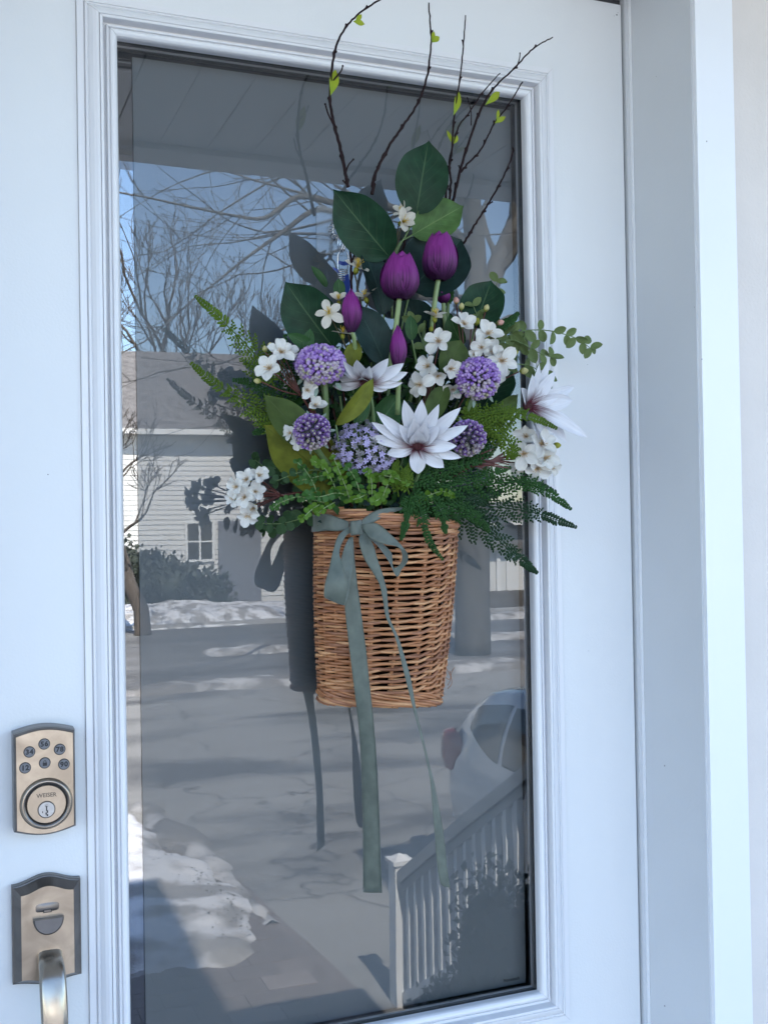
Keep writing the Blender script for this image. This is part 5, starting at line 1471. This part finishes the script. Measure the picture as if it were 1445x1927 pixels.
spray((770, 860, .09), 'white blossoms in the middle between the small tulip and the right globe flower', [
    (825, 643, 28, .135, 15, -5, 0, 'w', 30), (806, 690, 27, .13, 5, -30, 30, 'w', 42), (846, 694, 27, .135, -5, 20, 20, 'c', 50), (824, 706, 22, .128, -20, 0, 60, 'w', 55), (791, 724, 28, .13, -5, -25, 0, 'w', 32),
    (850, 732, 24, .12, -20, 20, 10, 'w', 50), (818, 596, 26, .11, 60, 0, 0, 'y', 25)], [(811, 620, 8, .11, 'g', 80)], (800, 780, .10), M_stem_r)
spray((850, 800, .09), 'white blossoms with pink and cream buds above the right globe flower', [
    (872, 611, 25, .12, 20, 10, 0, 'w', 38), (917, 630, 29, .12, 25, 20, 40, 'w', 40), (907, 655, 22, .13, 10, -20, 10, 'w', 40), (943, 680, 32, .135, 10, 10, 25, 'w', 20), (930, 664, 24, .125, 20, -20, 60, 'w', 45),
    (892, 668, 16, .12, 0, 0, 0, 'w', 60), (935, 700, 22, .125, -30, 30, 0, 'w', 50)],
    [(858, 566, 10, .11, 'p', 95), (868, 577, 10, .115, 'c', 85), (915, 580, 10, .125, 'c', 70), (941, 607, 10, .125, 'p', 20), (897, 606, 11, .118, 'g', 80), (885, 601, 9, .11, 'g', 110), (968, 664, 10, .13, 'g', 20), (985, 698, 12, .13, 'c', 5)], (878, 740, .10), M_stem_r)
spray((850, 900, .09), 'white blossoms on dark red stems below the right daisy', [
    (986, 853, 32, .125, -10, -12, 20, 'c', 22), (1018, 836, 29, .125, 15, 20, 0, 'w', 35), (1024, 862, 30, .12, 0, 25, 40, 'w', 40), (1010, 880, 28, .115, -30, 0, 15, 'w', 40), (990, 822, 26, .11, 10, -10, 0, 'c', 45), (1035, 880, 20, .11, -10, 40, 0, 'w', 45), (975, 880, 18, .10, -10, -20, 0, 'w', 45)],
    [(1047, 838, 11, .12, 'g', 0)], (925, 866, .10), M_stem_r)
spray((610, 935, .08), 'cluster of white blossoms hanging out to the lower left on red stems', [
    (487, 896, 26, .13, 20, 20, 20, 'w', 50), (466, 903, 26, .14, 10, -20, 50, 'w', 38), (447, 916, 24, .14, 0, -30, 10, 'w', 40), (462, 935, 26, .14, -10, -20, 60, 'w', 36), (478, 955, 24, .135, -30, -10, 30, 'w', 40),
    (468, 968, 26, .13, -40, -10, 0, 'w', 38), (480, 925, 24, .13, 0, 10, 0, 'w', 50), (440, 938, 18, .13, 0, -40, 0, 'w', 45)], (), (530, 932, .10), M_stem_r)

# ---- purple globe flowers
def globe(U, V, rx_, ry_, d, label, stem, n=150, seed=0, tubes=False, tx=0, ty=0):
    R = random.Random(seed); s_ = S(U, V, d); B = basis(U, V, d, tx, ty)
    t = thing('globe_flower', B.translation, label, 'flower', None, B.to_3x3())
    a = M(); ga = pi * (3 - sqrt(5)); c = 0
    rx2, ry2 = rx_ * s_, ry_ * s_
    a.ball((0, 0, 0), rx2 * .72, 8, 12, sc=(1, ry2 / rx2, .9), mi=1)
    for i in range(n):
        z = 1 - (i + .5) / n * 1.55; rr = sqrt(max(0, 1 - z * z)); th = i * ga
        nd = Vector((rr * cos(th), rr * sin(th), z)); nd = (nd + Vector((R.gauss(0, .05), R.gauss(0, .05), R.gauss(0, .05)))).normalized()
        k = 1 + R.uniform(-.05, .03)
        q = Vector((nd.x * rx2, nd.y * ry2, nd.z * rx2 * .9)) * k
        fw = (0.125 if tubes else .092) * rx2 * R.uniform(.8, 1.15); q0 = q * .68
        mi = 2 if (q.y < -.35 * ry2 and R.random() < .6) or R.random() < .06 else 0
        if tubes:
            a.tube([q0, q * .9, q * .97, q], [fw * .4, fw * .75, fw * 1.0, fw * .9], 7, mi, False)
            a.ball(q * .965, fw * .62, 4, 6, mi=2)
        else:
            a.tube([q0, q * .85, q * .95, q], [fw * .45, fw * .9, fw * .85, fw * .35], 6, mi, True)
    tag(a.build('florets', [M_purple, M_black, M_purple_t], t), kind='stuff')
    b_ = M()
    for i in range(7):
        an = 2 * pi * i / 7 + .3
        mm = Matrix.Rotation(an, 4, 'Z') @ Matrix.Translation((0, rx2 * .80, -rx2 * .35)) @ Matrix.Rotation(radians(R.uniform(-25, 15)), 4, 'X')
        b_.blade(rx2 * .42, rx2 * .16, a=.8, b=.8, bend=.5, nu=5, nv=3, mat=mm, wave=.2, seed=i)
    b_.build('bracts', M_bract, t)
    iv = t.matrix_world.inverted()
    M().tube([iv @ v for v in smooth_pts([P(*q) for q in [(U, V, d - .015)] + stem], 5)], .0034, 8).build('stem', M_stem_g, t)
globe(603, 686, 51, 38, .145, 'widest purple globe flower at the upper left', [(612, 730, .13), (614, 800, .11)], 420, 1, tx=22, ty=-6)
globe(587, 812, 37, 36, .160, 'round purple globe flower at the left over the olive leaves', [(600, 850, .13), (640, 900, .10)], 105, 2, True, ty=-8)
globe(899, 712, 43, 40, .145, 'purple globe flower at the right among white blossoms', [(885, 760, .13), (868, 810, .11)], 340, 3, tx=15, ty=20)
globe(880, 824, 34, 34, .145, 'small purple globe flower right of the front daisy', [(862, 850, .13), (840, 890, .10)], 90, 4, True, ty=10)

# ---- lilac cluster of tiny stars
t = T('lilac_cluster', 690, 842, .145, 'lilac cluster of tiny starry florets left of the front daisy', 'flower')
sm = M()
for k in range(5):
    sm.blade(1, .5, a=1.3, b=.7, bend=.3, cup=.3, nu=4, nv=3, mat=Matrix.Rotation(2 * pi * k / 5, 4, 'Z') @ Matrix.Rotation(.35, 4, 'X'))
sm.tube([Vector((0, 0, -1.2)), Vector((0, 0, .1))], [.1, .16], 4)
star1, star2 = sm.mesh('floret', M_lilac), sm.mesh('floret_grey', M_lilac_g)
R = random.Random(5); iv = t.matrix_world.inverted(); st_m = M()
for i in range(170):
    z = 1 - (i + .5) / 170 * .95; rr = sqrt(1 - z * z); th = i * pi * (3 - sqrt(5))
    nd = Vector((rr * cos(th), rr * sin(th), z))
    U = 690 + 60 * nd.x + R.gauss(0, 3); V = 842 - 46 * nd.y + R.gauss(0, 3); d = .125 + .032 * nd.z * R.uniform(.8, 1.05)
    if U > 745: continue
    B = basis(U, V, d, nd.y * 55 + R.gauss(0, 15), nd.x * 55 + R.gauss(0, 15), R.uniform(0, 360))
    sc_ = S(U, V, d) * R.uniform(6, 8.2)
    put('floret', star1 if R.random() < .68 else star2, t, iv @ B @ Matrix.Scale(sc_, 4))
    q = iv @ B.translation; st_m.tube([q, q * .3 + (iv @ P(690, 880, .09)) * .7], .0005, 3)
st_m.build('stem', M_stem_g, t)

# ---- twigs
def twig(label, pts, r0=.0021, r1=.0010, knots=(), sides=(), leaves=()):
    t = T('twig', *pts[0], label, 'twig'); iv = t.matrix_world.inverted()
    sp = smooth_pts([P(*q) for q in pts], 8); n = len(sp); R = random.Random(int(pts[0][0]))
    rr = [(r0 + (r1 - r0) * i / (n - 1)) * (1 + (.45 if i % 9 == 4 else .1 * R.random())) for i in range(n)]
    a = M().tube([iv @ v + Vector((R.gauss(0, .0003), 0, R.gauss(0, .0003))) for v in sp], rr, 6)
    for i in range(4, n, 9):          # buds on the nodes
        q = iv @ sp[i]; dd = (sp[min(i + 1, n - 1)] - sp[i - 1]).normalized(); o_ = (dd + dd.cross(VIEW) * R.choice((-1, 1)) * .7).normalized()
        a.tube([q, q + o_ * .003, q + o_ * .0046], [rr[i] * .8, rr[i] * .9, .0002], 5)
    for s_ in sides:
        ss = smooth_pts([P(*q) for q in s_], 4); a.tube([iv @ v for v in ss], [r1 * 1.1 - r1 * .3 * i / (len(ss) - 1) for i in range(len(ss))], 5); a.ball(iv @ ss[-1], r1 * 1.4, 4, 5)
    a.build('branch', M_twig, t)
    for (bu, bv, tu, tv, w_, d, bd) in leaves:
        p_, q_ = P(bu, bv, d), P(tu, tv, d); fm = frame_dir(p_, q_, VIEW + CR * .5)
        m_ = M(); m_.blade((q_ - p_).length * 1.05, w_ * .9 * S(bu, bv, d), a=1.15, b=1.0, bend=bd, cup=.15, nu=9, nv=5, te=1.2, w0=.0)
        m_.build('bud_leaf', M_twigleaf, t, True, iv @ fm)
    return t
twig('twig arching over at the top left with two yellow green bud leaves', [(655, 352, .07), (650, 328, .07), (640, 275, .07), (628, 232, .07), (621, 180, .07), (629, 100, .072), (648, 55, .074), (680, 22, .076), (718, -2, .078)],
     sides=[[(650, 330, .07), (655, 312, .072), (665, 300, .074)], [(655, 348, .07), (650, 345, .07), (646, 340, .068)], [(628, 235, .07), (618, 215, .07), (612, 196, .068)], [(624, 155, .07), (641, 135, .072), (645, 124, .073)]],
     leaves=[(622, 180, 636, 128, 22, .074, .4), (664, 40, 687, 44, 13, .078, .3), (668, 42, 682, 26, 10, .076, .3)])
twig('tall twig running up to the top edge in the middle', [(701, 366, .08), (705, 330, .08), (735, 270, .08), (763, 230, .08), (790, 186, .08), (806, 130, .08), (811, 70, .08), (806, 5, .08)], .0021, .0008,
     sides=[[(706, 340, .08), (708, 326, .08), (709, 314, .079)]], leaves=[(812, 80, 828, 68, 12, .083, .3), (812, 78, 818, 58, 9, .082, .3)])
twig('straight thin twig right of the tall middle twig', [(838, 378, .07), (842, 330, .07), (850, 285, .07), (855, 215, .07), (866, 140, .07), (872, 80, .07), (876, 30, .07)], .0014, .0007,
     leaves=[(853, 218, 869, 170, 16, .073, .4)])
twig('twig with a forked top leaning right below the thin twig', [(846, 378, .065), (848, 340, .065), (846, 300, .065), (862, 240, .066), (880, 215, .067), (905, 178, .07), (940, 138, .072)], .0014, .0007,
     sides=[[(886, 236, .066), (886, 210, .066), (879, 184, .066)]], leaves=[(851, 272, 843, 244, 9, .067, .3), (851, 272, 862, 254, 12, .067, .3)])
twig('longest twig leaning to the upper right', [(852, 378, .06), (866, 320, .06), (884, 262, .06), (905, 205, .062), (930, 165, .064), (968, 128, .066), (1002, 92, .07), (1039, 70, .072)], .0018, .0008,
     sides=[[(972, 126, .066), (977, 110, .066), (978, 100, .066)], [(866, 322, .06), (863, 312, .06)]], leaves=[(912, 198, 949, 167, 15, .067, .6)])
twig('lower right twig with a pair of small yellow leaves', [(866, 325, .06), (880, 308, .06), (902, 285, .06), (915, 262, .06), (932, 228, .062), (955, 200, .064), (982, 154, .066)], .0013, .0008,
     leaves=[(930, 232, 952, 219, 10, .066, .2), (934, 228, 939, 206, 8, .066, .2)])
twig('shorter twig at the right beside the window edge', [(872, 458, .055), (895, 420, .055), (918, 385, .055), (942, 342, .056), (955, 315, .058), (966, 283, .06)], .0014, .0009,
     sides=[[(918, 385, .055), (926, 380, .055)]])
twig('dark twig stub between the stalks of the top leaves', [(750, 500, .06), (762, 455, .06), (772, 415, .06)], .0018, .0012)
twig('two olive twig tips by the wire hanger', [(662, 560, .08), (660, 480, .08), (658, 440, .08)], .0016, .0011, sides=[[(660, 500, .08), (667, 475, .08), (668, 452, .08)]])

# ---- ferns
def fern(label, pts, plen, mt, npin=20, bip=.62, seed=0, lf=6.8, face=(0, 0), stemr=.0009, side_w=1.0, ang=52, name='fern_frond'):
    """pts along the rachis (u,v,d), plen(u) pinna length in px; leaflets are small geometry"""
    t = T(name, *pts[0], label, 'fern'); iv = t.matrix_world.inverted()
    sp = smooth_pts([P(*q) for q in pts], 8); n = len(sp); R = random.Random(seed)
    nn = (VIEW + CR * face[0] + CU * face[1]).normalized()
    npin = max(7, int(npin * .72)) if bip > 0 else npin
    a = M().tube([iv @ v for v in sp], [stemr * (1.25 - .85 * i / (n - 1)) for i in range(n)], 5)
    s_ = S(pts[0][0], pts[0][1], pts[0][2])
    def leaflet(m_, p_, dv, nv_, L, W):
        x = dv.cross(nv_).normalized(); k = len(m_.v)
        m_.v += [p_, p_ + dv * L * .35 + x * W * .5 - nv_ * W * .18, p_ + dv * L * .85 + x * W * .38 - nv_ * W * .25, p_ + dv * L - nv_ * W * .3, p_ + dv * L * .85 - x * W * .38 - nv_ * W * .25, p_ + dv * L * .35 - x * W * .5 - nv_ * W * .18, p_ + dv * L * .5 + nv_ * W * .05]
        for i in range(6): m_.face((k + 6, k + i, k + (i + 1) % 6), [(0.5, .5)] * 3)
    def at_(f):
        x = f * (n - 1); i = min(n - 2, int(x)); return sp[i].lerp(sp[i + 1], x - i), (sp[i + 1] - sp[i]).normalized()
    tipm = M()
    for k in range(npin):
        f = .06 + .93 * (k + .5) / npin
        q, dr = at_(f)
        for sd in (1, -1):
            L = plen(f) * s_ * R.uniform(.9, 1.1) * (side_w if sd > 0 else 1)
            x = dr.cross(nn).normalized() * sd
            an = radians(ang + R.gauss(0, 6))
            dv = (dr * cos(an) + x * sin(an) + nn * R.gauss(0, .08)).normalized()
            if f > bip or L < 9 * s_:
                leaflet(tipm, iv @ q, dv, nn, L, lf * s_ * .85)
                q2, dr2 = at_(min(.995, f + .46 / npin)); leaflet(tipm, iv @ q2, dv, nn, L * .93, lf * s_ * .85); continue
            m_ = M(); c = max(3, int(L / (s_ * lf * .86)))
            pts2 = []
            for i in range(c + 1):
                u = i / c; pts2.append(q + dv * L * u + dr * L * .16 * u * u - nn * L * .10 * u * u - q)
            m_.tube(pts2, [stemr * .5 * (1 - .6 * i / c) for i in range(c + 1)], 4)
            for i in range(1, c + 1):
                u = i / c; d2 = (pts2[i] - pts2[i - 1]).normalized(); y2 = d2.cross(nn).normalized()
                l2 = lf * 1.5 * s_ * (1.1 - .62 * u) * min(1, L / (s_ * 26) + .35)
                for s2 in (1, -1):
                    dd = (d2 * .55 + y2 * s2 * .85 + nn * R.gauss(0, .1)).normalized()
                    leaflet(m_, pts2[i - 1].lerp(pts2[i], .5 + .25 * s2), dd, nn, l2, lf * .70 * s_)
            d3 = (pts2[-1] - pts2[-2]).normalized(); leaflet(m_, pts2[-1], d3, nn, lf * s_, lf * .5 * s_)
            m_.build('pinna', mt, t, False, Matrix.Translation(iv @ q))
    tipm.build('tip_leaflets', mt, t, False)
    a.build('rachis', mt, t)
    return t
taper = lambda m0: (lambda f: m0 * (1 - f) ** .75 + 3.5)
def tipl(m0, tl_=11, sw=.62): return lambda f: (m0 * (1 - .75 * f / sw)) if f < sw else tl_ * (1 - (f - sw) / (1 - sw)) ** .7 + 2
fern('upper of the two fern fronds reaching out to the left', [(520, 735, .10), (500, 695, .11), (465, 650, .118), (425, 610, .12), (395, 580, .12), (368, 557, .118)], tipl(52, 15, .55), M_fern_l, 22, .55, 1)
fern('lower of the two fern fronds reaching out to the left', [(560, 815, .085), (520, 790, .085), (480, 765, .085), (430, 738, .085), (390, 710, .08), (360, 683, .078)], tipl(50, 15, .6), M_fern_l, 22, .60, 2)
fern('short fern frond hanging below the left fern fronds', [(570, 800, .07), (530, 800, .07), (500, 808, .07), (478, 815, .07)], tipl(34, 10, .7), M_fern_d, 12, .7, 3)
fern('fern frond standing behind the left blossoms', [(560, 760, .075), (545, 715, .075), (535, 670, .075), (537, 632, .075)], tipl(34, 10, .7), M_fern_d, 12, .7, 4)
fern('fern frond behind the left blossoms close to the dark leaf', [(575, 790, .07), (525, 745, .075), (480, 722, .075), (440, 715, .07)], tipl(40, 10, .7), M_fern_d, 15, .7, 44)
fern('long dark fern frond stretching right past the window frame', [(850, 935, .07), (905, 950, .075), (960, 957, .08), (1010, 966, .085), (1050, 980, .09), (1084, 992, .092)], tipl(50, 14, .62), M_fern_b, 24, .62, 5)
fern('dark fern frond drooping down to the lower right', [(850, 950, .075), (890, 985, .08), (930, 1010, .085), (962, 1040, .09), (990, 1062, .09), (1010, 1078, .09)], tipl(42, 14, .66), M_fern_b, 22, .66, 6)
fern('green fern frond curving right above the long dark frond', [(860, 925, .10), (930, 910, .11), (985, 908, .115), (1020, 920, .12), (1050, 940, .12), (1074, 958, .12)], tipl(36, 12, .6), M_fern_d, 22, .60, 7)
fern('fern frond hanging over the right front of the basket', [(775, 915, .13), (788, 950, .142), (798, 990, .150), (812, 1025, .150), (833, 1053, .146)], tipl(30, 9, .5), M_fern_d, 18, .5, 8)
fern('short fern tip hanging beside the ribbon loop', [(775, 925, .13), (768, 960, .145), (762, 990, .150), (755, 1015, .150)], tipl(20, 9, .5), M_fern_d, 14, .5, 9)
fern('small fern tip between ribbon and basket centre', [(800, 920, .13), (828, 960, .142), (835, 985, .143), (838, 1002, .142)], tipl(20, 8, .6), M_fern_d, 12, .6, 91)
fern('bright fern frond arching over the right daisy', [(850, 830, .13), (885, 795, .138), (930, 778, .145), (975, 778, .15), (1015, 790, .152), (1047, 806, .152)], tipl(34, 10, .66), M_fern_l, 24, .66, 10)
fern('bright fern frond curled down right of the right globe flower', [(885, 802, .12), (915, 800, .128), (945, 815, .132), (962, 845, .132), (966, 862, .13)], tipl(46, 10, .8), M_fern_l, 18, .85, 11)
fern('short upright fern below the right globe flower', [(884, 800, .125), (884, 780, .13), (886, 765, .132), (887, 745, .132)], lambda f: 20 * (1 - f) ** .6 + 3, M_fern_l, 11, .0, 12, lf=5.5)
fern('tiny fern tip behind the pink bud', [(930, 625, .09), (948, 612, .09), (962, 602, .09), (974, 590, .09)], lambda f: 12 * (1 - f) ** .6 + 3, M_fern_d, 9, .0, 13)
fern('tiny fern tip between the upper right tulip and the buds', [(838, 575, .07), (845, 560, .07), (850, 547, .07)], lambda f: 9 * (1 - f) ** .6 + 3, M_fern_d, 7, .0, 14)
fern('fern frond lying across the middle above the basket rim', [(760, 905, .13), (790, 900, .135), (830, 885, .135), (870, 875, .13), (905, 870, .125)], tipl(34, 9, .8), M_fern_d, 18, .8, 15)
fern('fern frond spreading right under the small globe flower', [(790, 930, .12), (840, 915, .125), (890, 905, .125), (930, 888, .12), (960, 880, .115)], tipl(38, 9, .75), M_fern_d, 20, .75, 16)
fern('feathery fern frond at the right rim of the basket', [(790, 925, .11), (830, 945, .12), (865, 955, .12), (900, 975, .115), (920, 1000, .11)], tipl(34, 9, .8), M_fern_d, 18, .8, 17)
fern('fern frond drooping on the right shoulder of the basket', [(840, 920, .11), (870, 940, .11), (900, 935, .105), (940, 928, .10)], tipl(36, 9, .8), M_fern_b, 16, .8, 18)
fern('fern frond pointing up to the right between globe and daisy', [(860, 860, .11), (890, 845, .115), (920, 830, .115), (950, 800, .11)], tipl(40, 9, .8), M_fern_d, 16, .8, 19)
fern('fern frond standing left of the front daisy stem', [(750, 935, .13), (745, 905, .14), (742, 885, .142), (748, 868, .14)], tipl(22, 8, .7), M_fern_l, 10, .6, 20)
fern('bright feathery fern above the ribbon knot', [(770, 930, .14), (762, 905, .148), (765, 885, .15), (780, 870, .15)], tipl(22, 8, .7), M_fern_l, 10, .6, 21)
fern('dark fern in the gap under the right blossoms', [(880, 930, .08), (930, 920, .085), (975, 905, .085), (1010, 912, .085), (1045, 925, .085)], tipl(30, 9, .7), M_fern_b, 18, .7, 22)

# ---- boxwood and eucalyptus sprigs
bx_ = M(); bx_.blade(1, .92, a=1.0, b=.48, bend=.25, cup=.22, nu=7, nv=5, w0=.1)
box_mesh = bx_.mesh('box_leaf', M_box); box_mesh2 = bx_.mesh('box_leaf_dark', mat('boxleaf_dark', (0.035, 0.095, 0.018), 0.5, var=0.3, scale=30, spec=.2)); euc_mesh = bx_.mesh('euc_leaf', M_euc)
vn = M(); vn.blade(1, .62, a=.95, b=.62, bend=.3, cup=.25, nu=8, nv=5, w0=.05)
vine_mesh = vn.mesh('vine_leaf', M_vine)
def sprig(label, pts, me, L, gap=13, sm=M_stem_g, seed=0, name='leafy_sprig', r_=.0006, two=True, cat='sprig', ang=60, sizes=None):
    t = T(name, *pts[0], label, cat); iv = t.matrix_world.inverted(); R = random.Random(seed)
    sp = smooth_pts([P(*q) for q in pts], 6); n = len(sp)
    M().tube([iv @ v for v in sp], [r_ * (1.3 - .6 * i / (n - 1)) for i in range(n)], 5).build('stem', sm, t)
    s_ = S(*pts[0]); tot = sum((sp[i + 1] - sp[i]).length for i in range(n - 1)); k = max(2, int(tot / (gap * s_)))
    for i in range(k + 1):
        f = (i + .4) / (k + .4); x = min(f, .999) * (n - 1); j = int(x); q = sp[j].lerp(sp[min(n - 1, j + 1)], x - j); dr = (sp[min(n - 1, j + 1)] - sp[j]).normalized()
        ends = [(1, ang), (-1, ang)] if two else [((-1) ** i, ang)]
        if i == k: ends = ends + [(1, 4)]
        for sd, an in ends:
            an = radians(an + R.gauss(0, 26)) * sd
            sdv = (dr * cos(an) + dr.cross(VIEW).normalized() * sin(an) + VIEW * R.gauss(.1, .45)).normalized()
            nv_ = (VIEW + CR * R.gauss(0, .45) + CU * R.gauss(.15, .45)).normalized()
            fm = frame_dir(q, q + sdv, nv_)
            put('leaf', me, t, iv @ fm @ Matrix.Scale(L * s_ * R.uniform(.75, 1.1) * (1 - .25 * f), 4))
    return t
SP = [([(600, 940, .12), (590, 910, .13), (575, 885, .13), (560, 870, .125)], 'climbing left over the olive leaf'), ([(640, 940, .13), (625, 905, .14), (610, 880, .145), (592, 868, .145)], 'between olive leaf and lilac cluster'),
      ([(660, 945, .13), (650, 915, .142), (640, 890, .146), (628, 862, .146)], 'rising into the lilac cluster from the left'), ([(680, 945, .135), (675, 920, .145), (668, 900, .148), (655, 880, .15)], 'under the lilac cluster'),
      ([(700, 945, .135), (700, 920, .146), (698, 900, .150), (690, 885, .15)], 'just above the basket rim in the middle'), ([(715, 950, .135), (722, 930, .146), (730, 910, .150), (736, 892, .15)], 'left of the feathery fern'),
      ([(620, 950, .13), (590, 940, .14), (560, 935, .14), (530, 945, .135), (515, 955, .13)], 'trailing left along the red stems'), ([(610, 945, .13), (592, 955, .142), (580, 965, .145), (570, 975, .145)], 'hanging over the ribbon band at the left'),
      ([(630, 945, .13), (612, 955, .142), (600, 965, .145)], 'resting on the ribbon band'), ([(650, 930, .13), (630, 928, .145), (600, 935, .15), (580, 930, .148)], 'bushy in front of the left stems'),
      ([(690, 930, .14), (680, 935, .15), (672, 938, .152), (664, 940, .152)], 'dropping onto the rim above the knot'), ([(715, 935, .14), (712, 940, .15), (705, 944, .15)], 'small, beside the rim above the knot'),
      ([(640, 900, .12), (610, 895, .13), (585, 900, .13), (560, 905, .125)], 'low at the left in front of the yellow olive leaf'), ([(700, 900, .13), (720, 895, .14), (745, 900, .145), (760, 910, .145)], 'spreading right toward the fern'),
      ([(770, 950, .12), (800, 935, .135), (830, 925, .14), (850, 930, .14)], 'half hidden in the dark ferns at the right')]
for i, (pts, wh_) in enumerate(SP): sprig('bright green small leaved sprig ' + wh_, pts, box_mesh if i % 3 else box_mesh2, (15.5 if i % 2 else 13), 11, M_stem_p, 60 + i)
sprig('dark eucalyptus sprig lying behind the yellow olive leaf', [(640, 925, .07), (590, 905, .08), (545, 895, .085), (515, 880, .085)], euc_mesh, 24, 22, M_stem_g, 81, 'eucalyptus_sprig')
sprig('eucalyptus sprig with round leaves drooping at the lower left', [(620, 960, .07), (570, 975, .085), (530, 985, .09), (495, 985, .09)], euc_mesh, 26, 21, M_stem_g, 82, 'eucalyptus_sprig')
sprig('eucalyptus sprig over the broad yellow olive leaf', [(640, 905, .12), (600, 885, .125), (560, 890, .125), (520, 905, .12)], euc_mesh, 20, 22, M_stem_g, 83, 'eucalyptus_sprig')
sprig('eucalyptus sprig behind the lower left blossoms', [(600, 930, .05), (540, 900, .05), (500, 880, .05), (480, 865, .05)], euc_mesh, 22, 20, M_stem_g, 84, 'eucalyptus_sprig')
sprig('eucalyptus sprig hanging behind the left edge of the basket', [(590, 950, .04), (540, 985, .04), (500, 1000, .045)], euc_mesh, 24, 20, M_stem_g, 85, 'eucalyptus_sprig')
VN = [([(955, 632, .07), (990, 622, .075), (1030, 622, .08), (1065, 630, .085), (1090, 640, .088), (1110, 655, .09)], 'arching far right over the window frame', 26, 22), ([(930, 650, .07), (960, 640, .075), (985, 648, .08), (1010, 662, .082), (1035, 672, .084)], 'just below the long arching vine', 30, 22),
      ([(930, 690, .07), (965, 685, .078), (1000, 690, .08), (1030, 712, .082)], 'behind the right daisy', 30, 24), ([(910, 600, .06), (915, 575, .06), (930, 550, .06), (935, 530, .06)], 'upright beside the rounded green leaf', 26, 20),
      ([(905, 620, .10), (900, 600, .10), (890, 575, .10)], 'short, in front of the rounded green leaf', 24, 22), ([(800, 660, .1), (790, 630, .1), (778, 605, .1)], 'small, under the upper right tulip', 26, 22), ([(900, 650, .07), (940, 620, .07), (975, 640, .07)], 'dense, behind the pink bud', 28, 18)]
for i, (pts, wh_, L, gp_) in enumerate(VN): sprig('matt green vine ' + wh_, pts, vine_mesh, L * 1.15, gp_, M_stem_g, 90 + i, 'vine_sprig', .0007)
# narrow dark red grass-like leaves by the right blossoms
t = T('red_grass', 885, 880, .09, 'tuft of narrow dark red leaves under the small right globe flower', 'sprig'); iv = t.matrix_world.inverted(); R = random.Random(4)
for i in range(16):
    an = radians(R.uniform(-22, 32)); p_ = P(895 + R.uniform(-12, 25), 868 + R.uniform(-8, 12), .11); q_ = p_ + (CR * cos(an) + CU * sin(an)) * S(900, 870, .11) * R.uniform(32, 62)
    m_ = M(); m_.blade((q_ - p_).length, .0022, a=.8, b=.7, bend=.3, nu=6, nv=3); m_.build('leaf', M_stem_r, t, True, iv @ frame_dir(p_, q_, VIEW + CU * R.gauss(0, .5)))

# ---- inner foliage that nobody could count: dark filler between the stems
R = random.Random(77); t = T('filler_foliage', 725, 900, .05, 'dense dark filler leaves deep between the flower stems', 'foliage')
iv = t.matrix_world.inverted()
a = M()
def inside(U, V):
    return ((U - 735) / 200) ** 2 + ((V - 800) / 150) ** 2 < 1 or (abs(U - 735) < 135 and 850 < V < 985)
cnt = 0
while cnt < 1500:
    U, V = R.uniform(540, 930), R.uniform(655, 985)
    if not inside(U, V): continue
    cnt += 1
    d = R.uniform(.005, .085) + (.03 if V > 880 else 0)
    an = R.uniform(-.3, pi + .3)
    p_ = P(U, V, d); dv = (CR * cos(an) + CU * sin(an) + VIEW * R.gauss(.1, .4)).normalized()
    fm = iv @ frame_dir(p_, p_ + dv, VIEW + CR * R.gauss(0, .6) + CU * R.gauss(0, .6))
    L = R.uniform(14, 34) * .00066
    a.blade(L, L * R.uniform(.25, .55), a=.9, b=.7, bend=.5, cup=.3, nu=5, nv=3, mat=fm, mi=R.choice((0, 0, 1, 2)))
for i in range(70):      # stems running down into the basket
    U = R.uniform(590, 890); V = R.uniform(660, 860); p_ = P(U, V, R.uniform(.03, .09)); q_ = P(725 + (U - 725) * .35, 985, .065)
    a.tube([iv @ v for v in smooth_pts([p_, p_.lerp(q_, .5) + CR * R.gauss(0, .006), q_], 3)], R.uniform(.0008, .0018), 5, R.choice((3, 3, 4)))
tag(a.build('filler_leaves', [M_fern_d, M_leaf_b, M_euc, M_stem_g, M_stem_r], t), kind='stuff')
